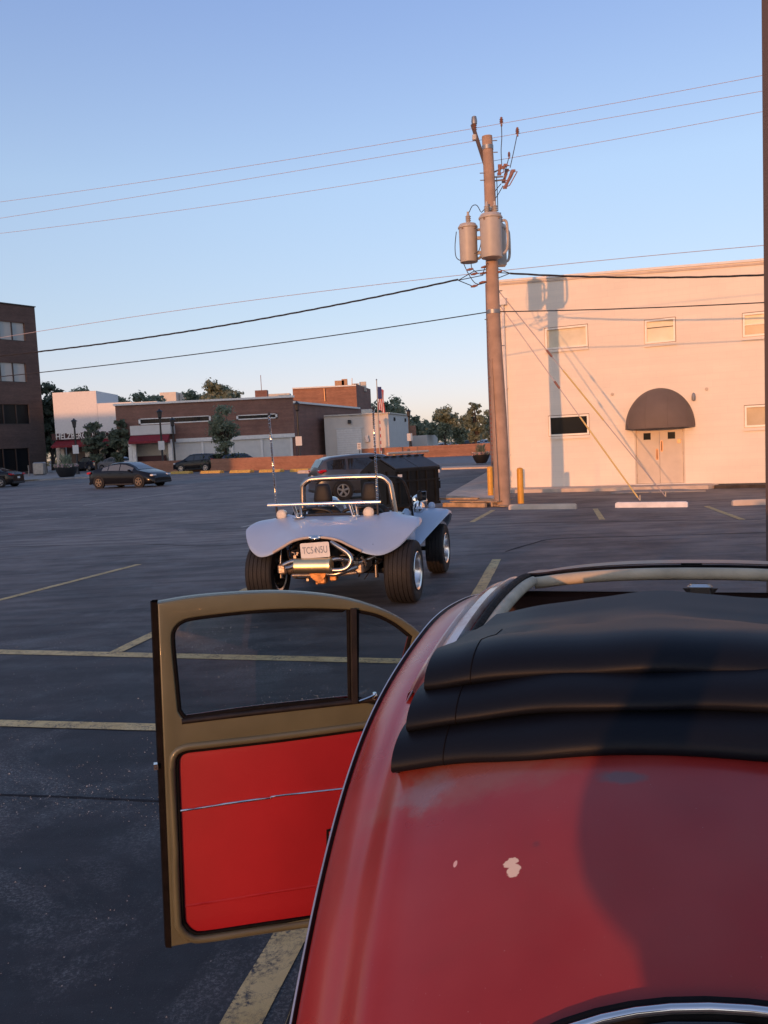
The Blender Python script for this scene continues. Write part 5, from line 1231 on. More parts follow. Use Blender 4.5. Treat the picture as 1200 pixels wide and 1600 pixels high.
winl = sm2([dp(x, y) for x, y in ((278, 1112), (273, 1060), (268, 1005), (270, 985), (283, 971), (310, 964), (400, 954), (480, 951), (548, 953))], 4) + [dp(550, 1094)] + sm2([dp(x, y) for x, y in ((550, 1094), (400, 1110), (300, 1124), (286, 1123), (278, 1112))], 4)[1:-1]
q0, q1 = dp(557, 953), dp(557, 1093)
qbl = dp(700, 1076)
quarter = [q0] + sm2([dp(x, y) for x, y in ((557, 953), (590, 960), (620, 975), (645, 995))], 4)[1:] + [(.72, 1.0), (.75, .935), (q1[0], q1[1])]
pz0, pz1 = dp(290, 1174), dp(292, 1452)
panel = sm2([dp(x, y) for x, y in ((275, 1200), (277, 1184), (290, 1174), (330, 1169), (450, 1155), (575, 1138))], 4) + [(.80, dp(575, 1138)[1] - .005), (.84, dp(575, 1138)[1] - .03), (.85, .50)] + [(.82, dp(470, 1440)[1] + .02)] + sm2([dp(x, y) for x, y in ((490, 1436), (400, 1449), (320, 1461), (300, 1459), (288, 1448), (284, 1430), (280, 1330))], 4)
fr = plate('door_frame', [outer, winl, quarter, panel], .030, 'olive_metal', DMx @ Matrix.Translation((0, 0, -.015)), door, bevel=.005, smooth=True, res=3)
def shrink(lp, k):
    cx_ = sum(p[0] for p in lp) / len(lp); cy_ = sum(p[1] for p in lp) / len(lp); out = []
    n = len(lp)
    for i in range(n):
        a_, b_ = Vector(lp[i - 1]), Vector(lp[(i + 1) % n]); t = (b_ - a_); 
        if t.length < 1e-6: out.append(lp[i]); continue
        t.normalize(); nn = Vector((t.y, -t.x)); c_ = Vector((cx_, cy_)) - Vector(lp[i]); s = 1 if nn.dot(c_) > 0 else -1; p = Vector(lp[i]) + nn * s * k; out.append((p.x, p.y))
    return out
def d3(lp, off): return [DMx @ Vector((x, z, off)) for x, z in lp]
# raised pressed lip round the panel, black gasket, red panel
m = MB(); m.tube(d3(shrink(panel, -.012), -.001), .011, 10, closed=True); m.build('panel_lip', 'olive_metal', door, smooth=60)
m = MB(); m.tube(d3(shrink(panel, .003), -.006), .006, 6, closed=True); m.build('panel_gasket', 'seal_black', door, smooth=60)
rp = plate('inner_panel', [shrink(panel, .006)], .010, 'panel_red', DMx @ Matrix.Translation((0, 0, -.013)), door, bevel=.003, smooth=True)
tr = sm2([dp(x, y) for x, y in ((279, 1269), (350, 1258), (420, 1248), (432, 1245), (548, 1232), (640, 1222))], 5)
m = MB(); m.tube(d3(tr, -.006), .0035, 6); m.build('trim_strip', 'chrome_worn', door, smooth=60)
cr_ = sm2([dp(x, y) for x, y in ((284, 1419), (350, 1409), (430, 1396), (512, 1384), (600, 1374))], 5)
m = MB(); m.tube(d3(cr_, -.0115), .0055, 6); m.build('panel_crease', 'panel_red', door, smooth=60)
m = MB(); m.cbox(DMx @ Vector((*dp(566, 1190), .012)), (.055, .010, .006), .002, (DMx.to_3x3() @ Vector((1, 0, 0)), DMx.to_3x3() @ Vector((0, 0, 1)), DMx.to_3x3() @ Vector((0, 1, 0)))); m.build('door_pull', 'chrome', door)
pk = [dp(x, y) for x, y in ((512, 1298), (530, 1294), (560, 1290), (560, 1350), (512, 1352))]
m = MB(); m.tube(d3(pk[-1:] + pk[:3], -.003), .004, 6); m.build('pocket_edge', 'seal_black', door)
plate('door_pocket', [[dp(514, 1300), dp(600, 1288), dp(600, 1360), dp(514, 1352)]], .012, 'panel_red', DMx @ Matrix.Translation((0, 0, -.003)), door, bevel=.003)
# window rubber, glass, vent divider
for lp, nm in ((winl, 'window_seal'), (quarter, 'window_seal')):
    m = MB(); m.tube(d3(shrink(lp, .003), -.012), .008, 8, closed=True); m.build(nm, 'seal_black', door, smooth=60)
plate('window_glass', [shrink(winl, .004)], .003, 'car_window_glass', DMx @ Matrix.Translation((0, 0, -.020)), door)
plate('quarter_glass', [shrink(quarter, .004)], .003, 'car_window_glass', DMx @ Matrix.Translation((0, 0, -.016)), door)
m = MB(); a_, b_ = dp(551.5, 950), dp(553.5, 1098); m.box(DMx @ Vector(((a_[0] + b_[0]) / 2, (a_[1] + b_[1]) / 2, .0)), (.016, .026, abs(a_[1] - b_[1]) + .0), tuple(DMx.to_3x3() @ v_ for v_ in (Vector((1, 0, 0)), Vector((0, 0, 1)), Vector((b_[0] - a_[0], b_[1] - a_[1], 0)).normalized()))); m.build('vent_divider', 'seal_brown', door)
m = MB(); sl_ = [dp(x, y) for x, y in ((284, 1128), (400, 1114), (560, 1096), (700, 1080))]; m.tube(d3(sl_, -.004), .009, 8); m.build('sill_seal', 'seal_brown', door, smooth=60)
# vent latch
q_ = dp(578, 1090); m = MB(); m.tube(smoothpath([DMx @ Vector((q_[0] - .035, q_[1] - .004, .01)), DMx @ Vector((q_[0] - .01, q_[1] + .004, .016)), DMx @ Vector((q_[0] + .01, q_[1] + .012, .02))], 4), .004, 6)
m.lathe([(.003, -.012), (.009, -.006), (.011, .003), (.006, .012)], DMx @ Vector((q_[0] + .012, q_[1] + .006, .012)), n=10); m.build('vent_latch', 'chrome', door, smooth=50)
# outer skin and edge rubber
oskin = shrink(outer, .012)
plate('outer_skin', [oskin, winl, quarter], .012, 'aged_red', DMx @ Matrix.Translation((0, 0, -.050)), door, bevel=.004, smooth=True)
m = MB(); edge = outer[:1] + [tl]; 
m.loft([[DMx @ Vector((blc[0] - a_, blc[1] - .004, o_)), DMx @ Vector((tl[0] - a_, tl[1] + .003, o_))] for a_, o_ in ((.0, -.002), (.016, -.010), (.020, -.030), (.014, -.050), (.0, -.05))]); m.build('door_edge', 'edge_dark', door, smooth=40)
m = MB(); m.tube([p + Vector((0, 0, .004)) for p in d3([tl] + topc, -.010)], .0095, 8); m.tube([p + Vector((0, 0, .004)) for p in d3([tl] + topc, -.030)], .010, 8); m.build('top_seal', 'seal_black', door, smooth=60)
m = MB(); m.loft([[p, q_] for p, q_ in zip(d3(topc, -.010), d3(topc, -.050))]); m.loft([[p, q_] for p, q_ in zip(d3([blc, br, (.86, br[1] + .02)], -.010), d3([blc, br, (.86, br[1] + .02)], -.050))]); m.build('door_shell', 'olive_metal', door, smooth=60)
lz = dp(246, 1198); m = MB(); m.box(DMx @ Vector((lz[0] - .004, lz[1], -.006)), (.012, .018, .016), tuple(DMx.to_3x3() @ v_ for v_ in (Vector((1, 0, 0)), Vector((0, 0, 1)), Vector((0, 1, 0))))); m.build('lock_plate', 'chrome_worn', door)

# ================================================================== BROWN POST (right edge)
pa_, pb_ = at(1206, 60, 6.0), at(1214, 900, 6.0)
pst = thing('steel_post', 'dark brown square steel post standing at the right photo edge', 'post', (pb_.x, pb_.y, 0))
kx = 10 / 1295 * 6
m = MB(); a3 = at(1190, 20, 6.0); b3 = at(1196.5, 800, 6.0); ex = .16
slope = (a3.x - b3.x) / (a3.z - b3.z); z0_, z1_ = 0.0, 6.5
def px_(z): return b3.x + slope * (z - b3.z)
m.add([Vector((px_(z) + dx - pb_.x, dy, z)) for z in (z0_, z1_) for dx, dy in ((0, 0), (ex, 0), (ex + .09, ex), (.09, ex))], [(3, 2, 1, 0), (4, 5, 6, 7), (0, 1, 5, 4), (1, 2, 6, 5), (2, 3, 7, 6), (3, 0, 4, 7)]); m.build('post_shaft', 'post_brown', pst)
m = MB(); m.cbox((px_(0) + .08 - pb_.x, .08, .02), (.34, .34, .03), .004); m.build('base_plate', 'post_brown', pst)

# ================================================================== LEFT BROWN BRICK OFFICE
BC = at(75, 742, 110); BC.z = 0; hB = at(57, 480, 110).z
bd = Vector((.56, .83, 0)).normalized(); bdn = Vector((bd.y, -bd.x, 0))      # face direction (away), outward normal to the right
ob = thing('office_building', 'dark brown brick office block with ribbon windows at the left photo edge', 'building', (BC.x, BC.y, 0))
FM = frame_mtx(Vector((0, 0, 0)), -bd, Vector((0, 0, 1)), bdn)
def fp(x, y):
    d = ray(x, y); t = (BC - CAM).dot(bdn) / d.dot(bdn); P = CAM + d * t - BC; return (P.dot(-bd), P.z)
ohs = []
rows = [((38, 505), (39, 534), 3), ((40, 568), (41, 598), 3), ((45, 632), (45, 663), 4)]
Lf = 42.0
for (a_, b_, n_) in rows:
    s0, z1 = fp(*a_); s1_, z0 = fp(*b_); ohs.append((s0, Lf - 2, z0, z1, n_))
s0, z1 = fp(45, 700); _, z0 = fp(42, 737); ohs.append((s0, Lf - 2, z0, z1, 5))
Bth = 24
plw = plate('brick_wall', [[(0, 0), (Lf, 0), (Lf, hB), (0, hB)]] + [[(a_, c_), (b_, c_), (b_, d_), (a_, d_)] for a_, b_, c_, d_, _ in ohs], .5, 'brick_brown', Matrix.Identity(4), ob)
plw.data.transform(Matrix(((1, 0, 0, 0), (0, 0, -1, 0), (0, 1, 0, 0), (0, 0, 0, 1)))); plw.matrix_local = Matrix(((-bd.x, -bdn.x, 0, -bdn.x * .25), (-bd.y, -bdn.y, 0, -bdn.y * .25), (0, 0, 1, 0), (0, 0, 0, 1)))
for r_i, (a_, b_, c_, d_, n_) in enumerate(ohs):
    e = bpy.data.objects.new('window', None); col.objects.link(e); e.parent = ob; step = (fp(18.5, 505)[0] - fp(38, 505)[0]); k = 0; x = a_
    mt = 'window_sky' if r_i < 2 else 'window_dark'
    while x < b_ - .5:
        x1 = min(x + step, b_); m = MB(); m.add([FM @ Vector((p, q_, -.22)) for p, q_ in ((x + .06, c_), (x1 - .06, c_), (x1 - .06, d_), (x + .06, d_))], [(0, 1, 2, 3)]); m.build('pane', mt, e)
        m = MB(); m.box(FM @ Vector((x1, (c_ + d_) / 2, -.20)), (.14, .14, d_ - c_), (bd, bdn, Vector((0, 0, 1)))); m.build('mullion', 'dark_frame', e); x = x1
    m = MB(); m.box(FM @ Vector(((a_ + b_) / 2, c_ + .05, -.16)), (b_ - a_, .3, .10), (bd, bdn, Vector((0, 0, 1)))); m.build('frame', 'dark_frame', e)
m = MB(); q0_ = [Vector((0, 0, 0)), -bd * Lf, -bd * Lf - bdn * Bth, -bdn * Bth]
m.add([p + Vector((0, 0, z)) - bdn * .5 * (1 if i in (0, 1) else 0) for z in (0, hB - .4) for i, p in enumerate(q0_)], [(4, 5, 6, 7), (1, 2, 6, 5), (2, 3, 7, 6), (3, 0, 4, 7)]); m.build('rear_wall', 'brick_brown', ob)
m = MB(); m.box(FM @ Vector((Lf / 2, hB + .06, -.22)), (Lf + .2, .7, .12), (bd, bdn, Vector((0, 0, 1)))); m.build('parapet_cap', 'dark_frame', ob)
p = g(63, 745); m = MB(); m.cbox((p.x, p.y, .9), (1.3, .8, 1.4), .12); m.tube([(p.x - 1.2, p.y, .14), (p.x - 1.2, p.y, 1.3)], .06, 6); tag(m.build('utility_cabinet', 'steel_grey'), 'small grey utility cabinet at the corner of the brown brick office', 'utility cabinet')

# ================================================================== JEWELLERY STORE + BRICK BUILDING
def wallq(par, name, a_, b_, z0, z1, mt, th=.3):
    """wall from a to b (xy), own axes along the wall"""
    a_, b_ = Vector((a_[0], a_[1], 0)), Vector((b_[0], b_[1], 0)); d_ = (b_ - a_); L = d_.length; d_.normalize(); n_ = Vector((d_.y, -d_.x, 0))
    m = MB(); m.add([(x, y, z) for y in (0, th) for x, z in ((0, z0), (L, z0), (L, z1), (0, z1))], [(0, 1, 2, 3), (7, 6, 5, 4), (0, 4, 5, 1), (1, 5, 6, 2), (2, 6, 7, 3), (3, 7, 4, 0)])
    o = m.build(name, mt, par); o.matrix_local = Matrix(((d_.x, -n_.x, 0, a_.x), (d_.y, -n_.y, 0, a_.y), (0, 0, 1, 0), (0, 0, 0, 1))); return o
YH = 108.0
js = thing('jewelry_store', 'white stucco jewelry store with dark red awning and lettered sign band', 'building')
def X(px, Y, py=720): return at(px, py, Y).x
def Zp(px, py, Y): return at(px, py, Y).z
xL, xT, xR = X(90, YH), X(158, YH), X(212, YH)
zT, zM = Zp(120, 612, YH), Zp(180, 629, YH); zS0, zS1, zA = Zp(95, 688, YH), Zp(95, 677.5, YH), Zp(95, 697, YH)
wallq(js, 'tower_wall', (xL, YH), (xT, YH), zS1, zT, 'white_stucco'); wallq(js, 'upper_wall', (xT + .01, YH + .05), (xR, YH + .05), zS1, zM, 'white_stucco')
wallq(js, 'tower_side', (xT, YH + .31), (xT, YH + 9), zM - 1, zT, 'white_stucco'); wallq(js, 'tower_side', (xL, YH + 9), (xL, YH + .31), 0, zT, 'white_stucco')
m = MB(); m.box(((xL + xT) / 2, YH + 4.6, zT - .5), (xT - xL - .3, 8.6, .2)); m.box(((xR + xT) / 2, YH + 4.6, zM - .5), (xR - xT, 8.6, .2)); m.build('roof', 'roof_grey', js)
m = MB(); m.box(((xL + xR) / 2, YH - .3, (zS0 + zS1) / 2), (xR - xL + .6, .6, zS1 - zS0)); m.build('sign_band', 'sign_band', js)
sgn = text('sign_lettering', 'HELZBERG DIAMONDS', 1.08, 'sign_letter', frame_mtx(Vector(((X(93, YH)), YH - .66, (zS0 + zS1) / 2)), Vector((1, 0, 0)), Vector((0, 0, 1)), Vector((0, -1, 0))), js, .03, .02, 1.0, 'LEFT')
wtx = max(v_.co.x for v_ in sgn.data.vertices) - min(v_.co.x for v_ in sgn.data.vertices); want = X(197, YH) - X(93, YH); x00 = X(93, YH)
for v_ in sgn.data.vertices: v_.co.x = x00 + (v_.co.x - x00) * want / wtx
def redawning(par, x0, x1, Y, zt, zb, out):
    m = MB(); m.add([(x0, Y - .02, zt), (x1, Y - .02, zt), (x1, Y - out, zb), (x0, Y - out, zb), (x1, Y - out, zb - .25), (x0, Y - out, zb - .25), (x0, Y - .02, zb - .25), (x1, Y - .02, zb - .25)], [(0, 1, 2, 3), (3, 2, 4, 5), (0, 3, 5, 6), (1, 7, 4, 2)]); m.build('awning', 'awning_red', par)
redawning(js, xL + .2, xR, YH - .3, zS0 - .02, zA, 2.0)
wallq(js, 'shopfront', (xL + 1.2, YH + 1.2), (xR, YH + 1.2), 0, zS0, 'window_dark'); 
for px_i in (92, 98, 137, 160, 186):
    m = MB(); m.box((X(px_i, YH), YH + .3, zS0 / 2), (.55, .5, zS0)); m.build('pillar', 'beige_siding', js)
m = MB(); m.box((X(118, YH), YH + 1.0, zS0 * .55), (X(136, YH) - X(103, YH), .2, zS0 * .8)); m.build('door_panel', 'post_brown', js)

YF = 93.0
bb = thing('brick_building', 'long dark red brick shop building with white ribbon windows, behind the low wall', 'building')
xa, xb = X(186, YF), X(463, YF); zt = 7.42; zb_ = Zp(300, 689, YF)
zw = Zp(330, 658, YF)
wallq(bb, 'brick_wall', (xa, YF), (xb, YF), zb_ , zt, 'brick_red'); 
lowp = wallq(bb, 'white_wall', (X(270, YF), YF - .05), (X(457, YF), YF - .05), 0, zb_, 'white_panel')
wallq(bb, 'brick_pier', (X(457, YF) + .01, YF - .02), (xb, YF - .02), 0, zb_, 'brick_red')
for i in range(5):
    x = X(272, YF) + (X(457, YF) - X(272, YF)) * i / 4; m = MB(); m.box((x, YF - .14, zb_ / 2), (.25, .12, zb_ - .3)); m.build('pilaster', 'white_trim', bb)
m = MB(); m.box(((xa + xb) / 2, YF + .1, zt + .1), (xb - xa + .3, .7, .22)); m.build('parapet_cap', 'white_trim', bb)
m = MB(); m.box(((X(278, YF) + xb) / 2, YF - .12, zb_ + .1), (xb - X(278, YF), .3, .42)); m.build('ledge', 'white_trim', bb)
def ribbon(x0, x1, y0, y1, y0b, y1b, pn):
    za, zb2 = Zp(x0, y1, YF), Zp(x0, y0, YF); e = bpy.data.objects.new('window', None); col.objects.link(e); e.parent = bb
    XA, XB = X(x0, YF, 660), X(x1, YF, 660)
    m = MB(); m.box(((XA + XB) / 2, YF - .06, zb2 - .04), (XB - XA, .12, .09)); m.box(((XA + XB) / 2, YF - .06, za + .06), (XB - XA, .12, .12)); m.box((XA + .1, YF - .06, (za + zb2) / 2), (.2, .12, zb2 - za)); m.box((XB - .1, YF - .06, (za + zb2) / 2), (.2, .12, zb2 - za)); m.build('frame', 'white_trim', e)
    for i in range(pn):
        a_ = XA + .25 + (XB - XA - .5) * i / pn; b_ = XA + .25 + (XB - XA - .5) * (i + 1) / pn - .03; m = MB(); m.box(((a_ + b_) / 2, YF - .08, (za + zb2) / 2), (b_ - a_, .05, zb2 - za - .17)); m.build('pane', 'window_dark', e)
ribbon(217, 330, 654.5, 664, 0, 0, 9); ribbon(370, 434, 649, 656.5, 0, 0, 5)
m = MB(); m.box(((X(215, YF) + X(277, YF)) / 2, YF - 1.0, Zp(245, 672, YF)), (X(277, YF) - X(215, YF), 2, Zp(245, 665.5, YF) - Zp(245, 680, YF))); m.build('canopy_fascia', 'white_panel', bb)
redawning(bb, X(215, YF), X(275, YF), YF - 2.0, Zp(245, 680, YF), Zp(245, 689, YF), 1.0)
for px_i in (213, 219, 274): m = MB(); m.box((X(px_i, YF), YF - 1.8, 1.7), (.4, .4, 3.4)); m.build('pillar', 'white_trim', bb)
wallq(bb, 'recess_wall', (X(213, YF), YF + .4), (X(275, YF), YF + .4), 0, zb_, 'cream_metal')
m = MB(); m.box((X(238, YF), YF - .6, 1.1), (3.4, .5, 1.2)); m.build('planter_box', 'sign_band', bb)
# side wing receding to the right
xw, yw = X(560, 116, 640), 116.0
wallq(bb, 'side_wall', (xb, YF + .0), (xw, yw), 0, Zp(465, 629.5, YF), 'brick_red'); 
m = MB(); d_ = Vector((xw - xb, yw - YF, 0)); m.box(Vector((xb, YF, Zp(465, 629.5, YF) + .1)) + d_ / 2, (d_.length, .6, .22), (d_.normalized(), Vector((d_.y, -d_.x, 0)).normalized(), Vector((0, 0, 1)))); m.build('side_cap', 'white_trim', bb)
m = MB(); m.add([(xa, YF + .3, zt - .3), (xb, YF + .3, zt - .3), (xw, yw, zt - .9), (xa, yw, zt - .9)], [(0, 1, 2, 3)]); m.build('roof', 'roof_grey', bb)
for (x, y) in ((483, 657),):
    m = MB(); p = at(x, y, 99); m.cbox(p, (.5, .4, .4), .08); m.build('wall_lamp', 'dark_frame', bb)
m = MB(); m.box((X(215, 100, 625), 104, zt + .5), (3.0, 2, .9)); m.build('roof_unit', 'white_panel', bb)
m = MB(); p = at(409, 616, 104); m.box((p.x, 104, zt + .9), (1.5, 1.2, 1.6)); m.tube([(p.x, 104, zt + 1.6), (p.x, 104, zt + 3.6)], .04, 5); m.build('roof_stack', 'brick_red', bb)
m = MB(); m.box((X(437, 110, 616), 110, zt + 1.1), (2.8, 2, .9)); m.build('roof_unit', 'cream_metal', bb)
for px_i, hh in ((233, .5), (445, .6)): m = MB(); m.cbox((X(px_i, 108, 620), 108, zt + .5), (1.6, 1.2, 1.2), .1); m.build('roof_unit', 'steel_grey', bb)

YT = 130.0
tw = thing('brick_tower', 'taller orange brick block with rooftop plant boxes, behind the brick building', 'building')
zt2 = Zp(500, 606, YT); x0, x1 = X(457, YT, 606), X(556.5, YT, 606); x2, y2 = X(573, YT + 14, 600), YT + 14
wallq(tw, 'front_wall', (x0, YT), (x1, YT), 0, zt2, 'brick_sunlit'); wallq(tw, 'side_wall', (x1, YT + .0), (x2 + .6, y2), 0, zt2 + .35, 'brick_red')  # front takes the sunlit brick colour, side the darker one for its shade
m = MB(); m.box(((x0 + x1) / 2, YT, zt2 + .1), (x1 - x0, .6, .2)); m.build('parapet_cap', 'white_trim', tw)
m = MB(); m.add([(x0, YT, zt2 - .2), (x1, YT, zt2 - .2), (x2 + .6, y2, zt2 - .2), (x0, y2, zt2 - .2)], [(0, 1, 2, 3)]); m.build('roof', 'roof_grey', tw)
m = MB(); m.box((X(530.5, YT + 4, 597), YT + 4, zt2 + .6), (1.5, 1.2, 1.3)); m.box((X(538.5, YT + 4, 597), YT + 4, zt2 + .7), (.9, 1.2, 1.5)); m.build('plant_box', 'door_handle', tw)
m = MB(); m.box((X(567, YT + 8, 600), YT + 8, zt2 + .4), (1.1, 1.0, 1.6)); m.build('chimney', 'cream_metal', tw)
m = MB(); m.box((X(555, YT + 5, 600), YT + 5, zt2 + .3), (1.2, 1.0, .9)); m.build('plant_box', 'cream_metal', tw)
m = MB(); m.tube([at(550, 603, YT + 3), at(550, 591, YT + 3)], .07, 6); m.build('vent_pipe', 'steel_grey', tw)
m = MB(); m.tube([at(506.5, 607, YT - .15), at(508, 627, YT - .15)], .10, 6); m.build('rain_pipe', 'door_handle', tw)
# tan block seen over the roof line
m = MB(); YO = 210; pa2, pb2 = at(256, 615, YO), at(282, 633, YO); m.box(((pa2.x + pb2.x) / 2, YO, pa2.z / 2), (pb2.x - pa2.x, 8, pa2.z)); m.box((X(289, YO, 622), YO + 3, (pa2.z) / 2), (X(296, YO, 620) - X(282, YO, 620), 8, pa2.z * .985))
tag(m.build('distant_block', 'beige_siding'), 'orange tan block peeking over the brick building roof between trees', 'building')

YG = 100.0
gb = thing('metal_garage', 'beige metal garage with a big roller door, behind the crossover car', 'building')
x0, xg, x2, y2 = X(506, YG, 650), X(606.5, YG, 650), X(639.5, 112.5, 650), 112.5; zg = Zp(606, 646, YG)
wallq(gb, 'front_wall', (x0, YG), (xg, YG), 0, zg, 'beige_siding'); wallq(gb, 'side_wall', (xg, YG + .0), (x2, y2), 0, zg, 'white_panel')  # cooler side wall colour stands in for its bluish shade
m = MB(); m.box(((x0 + xg) / 2, YG, zg + .06), (xg - x0, .5, .14)); d_ = Vector((x2 - xg, y2 - YG, 0)); m.box(Vector((xg, YG, zg + .06)) + d_ / 2, (d_.length, .4, .14), (d_.normalized(), Vector((d_.y, -d_.x, 0)).normalized(), Vector((0, 0, 1)))); m.build('roof_edge', 'cream_metal', gb)
m = MB(); m.add([(x0, YG, zg), (xg, YG, zg), (x2, y2, zg), (x0, y2 + 4, zg)], [(0, 1, 2, 3)]); m.build('roof', 'roof_grey', gb)
rd = bpy.data.objects.new('roller_door', None); col.objects.link(rd); rd.parent = gb
za = Zp(548, 670, YG)
for i in range(14):
    m = MB(); m.box(((X(528, YG) + X(567, YG)) / 2, YG - .05, za * (i + .5) / 14), (X(567, YG) - X(528, YG), .06, za / 14 - .03)); m.build('slat', 'white_trim', rd)
m = MB(); m.box(((X(528, YG) + X(567, YG)) / 2, YG - .06, za + .08), (X(567, YG) - X(528, YG) + .4, .12, .16)); m.build('frame', 'white_panel', rd)
for (x, y) in ((546, 659), (615.5, 655), (632.5, 656.5), (574, 688), (573, 683)):
    Yq = YG if x < 607 else YG + (x - 607) * .38; m = MB(); p = at(x, y, Yq); m.cbox((p.x, Yq - .2, p.z), (.4, .35, .45), .05); m.build('wall_lamp' if y < 670 else 'wall_sign', 'dark_frame' if y < 670 else 'sign_white', gb)
m = MB(); p = at(575, 643, 106); m.cbox((p.x, 106, zg + .45), (1.7, 1.4, .8), .05); m.build('roof_unit', 'cream_metal', gb)
sh = thing('beige_shed', 'small beige flat shed right of the garage, beyond the red wall', 'shed'); YS2 = 118
x0, x1, x2 = X(643, YS2, 680), X(667, YS2, 680), X(683.5, YS2 + 8, 680); zs = Zp(660, 680, YS2)
wallq(sh, 'front_wall', (x0, YS2), (x1, YS2), 0, zs, 'beige_siding'); wallq(sh, 'side_wall', (x1, YS2), (x2, YS2 + 8), 0, zs, 'white_panel'); m = MB(); m.add([(x0, YS2, zs), (x1, YS2, zs), (x2, YS2 + 8, zs), (x0, YS2 + 8, zs)], [(0, 1, 2, 3)]); m.build('roof', 'white_trim', sh)  # side face coloured cooler to read as shaded
m = MB(); p = at(645, 672, 120); m.box((p.x, 120, 2.1), (.9, .9, 4.2)); tag(m.build('brick_chimney', 'brick_sunlit'), 'narrow brown brick pier standing between the garage and the shed', 'pier')

# low brick walls
lw = thing('low_brick_wall', 'low orange brown brick wall with a pale coping along the car park edge, left', 'wall')
a_, b_ = g(186, 739.2), g(506, 733); zl = at(186, 721, a_.y).z; zr_ = at(506, 713, b_.y).z
print('low wall', a_, b_, zl, zr_)
wallq(lw, 'brickwork', a_, b_, 0, (zl + zr_) / 2, 'brick_sunlit', .35)  # sunlit orange is put into the wall's own colour
rw_ = thing('red_brick_wall', 'low bright red brick wall across the street beyond the dumpster', 'wall')
a_, b_ = g(566, 718.5), g(744, 711.5); zl = at(566, 700, a_.y).z; zr_ = at(744, 694.5, b_.y).z
wallq(rw_, 'brickwork', a_, b_, 0, (zl + zr_) / 2, 'brick_sunlit', .35)
b2 = b_ + (b_ - a_) * .25; wallq(rw_, 'brickwork', b_ + Vector((.02, .05, 0)), b2, 0, (zl + zr_) / 2, 'brick_sunlit', .35)
for (x0, x1, y, lb) in ((269, 299, 740.6, 'first'), (316, 347, 739.8, 'second'), (362, 394, 739, 'third'), (408, 441, 738.2, 'fourth'), (456, 484, 737.4, 'fifth')):
    stop('%s yellow painted wheel stop from the left at the foot of the low brick wall' % lb, (x0, y), (x1, y - .8), 'kerb_yellow', .22, .5, 'yellow wheel stops along the low brick wall')
stop('grey concrete wheel stop at the right end of the low brick wall', (469, 739.5), (510, 738.8), 'concrete_light', .2, .5, 'yellow wheel stops along the low brick wall')
# unseen office block, added to shade the brick building and store
oc = thing('office_building', 'plain brick office block added out of view on the left for its shade', 'building')
wallq(oc, 'brick_wall', (-97, -10), (-55.3, -10), 0, 15.5, 'brick_brown', 14); m = MB(); m.box((-76.2, -3, 15.7), (42, 14.4, .3)); m.build('parapet_cap', 'dark_frame', oc)
for r_ in range(4):
    e = bpy.data.objects.new('window', None); col.objects.link(e); e.parent = oc
    for c_ in range(9): m = MB(); m.box((-94 + c_ * 4.4, 4.03, 2.4 + r_ * 3.7), (3.4, .1, 1.8)); m.build('pane', 'window_dark', e)

# ================================================================== STREET FURNITURE
def lamp(label, x, y0, y1, Y, sign=None):
    p = at(x, y1, Y); top = at(x - (y1 - y0) * .045, y0, Y); e = thing('street_lamp', label, 'street lamp', (p.x, Y, 0), 0, 'black lamp posts in the car park'); h = top.z
    m = MB(); m.lathe([(.20, 0), (.20, .3), (.11, .5), (.10, h * .6), (.085, h - .9)], n=12); m.build('post', 'lamp_black', e, smooth=40)
    m = MB(); m.lathe([(.10, h - .9), (.18, h - .82), (.20, h - .78)], n=8); m.lathe([(.36, h - .22), (.30, h - .14), (.12, h - .02), (.03, h + .1)], n=8); m.build('lamp_head', 'lamp_black', e)
    m = MB(); m.lathe([(.17, h - .78), (.26, h - .24)], n=8); m.build('lamp_glass', 'lamp_glass', e)
    if sign: m = MB(); m.box((0, -.14, at(x, sign, Y).z), (.62, .04, .9)); m.build('notice', 'sign_white', e)
    return e
lamp('black lamp post in front of the jewelry store sign, leftmost', 121.5, 655, 735, 88, 702); lamp('tall black lamp post left of centre, before the brick building', 254.5, 640, 722, 84, 696)
lamp('black lamp post just right of the tallest one, at the awning end', 273.5, 653, 722, 88); lamp('black lamp post standing at the corner where the brick side wing begins', 468.5, 628, 716, 82, 689)
lamp('dark lamp post beside the garage right wall', 641.5, 640, 716, 100, 683)
def signpost(label, x, y0, y1, ys, Y, mt='sign_white'):
    p = at(x, y1, Y); e = thing('sign_post', label, 'sign', (p.x, Y, 0)); m = MB(); m.lathe([(.04, 0), (.04, at(x, y0, Y).z)], n=8); m.build('post', 'lamp_black', e)
    z0, z1 = at(x, ys[1], Y).z, at(x, ys[0], Y).z; m = MB(); m.box((0, -.07, (z0 + z1) / 2), ((z1 - z0) * .62, .03, z1 - z0)); m.build('sign_panel', mt, e)
    for k in range(3):
        m = MB(); m.box((0, -.09, z0 + (z1 - z0) * (.25 + .25 * k)), ((z1 - z0) * .42, .01, (z1 - z0) * .07)); m.build('sign_marking', 'lamp_black', e)
signpost('small white sign on a post before the roller door', 562, 692, 714, (692, 702), 86)
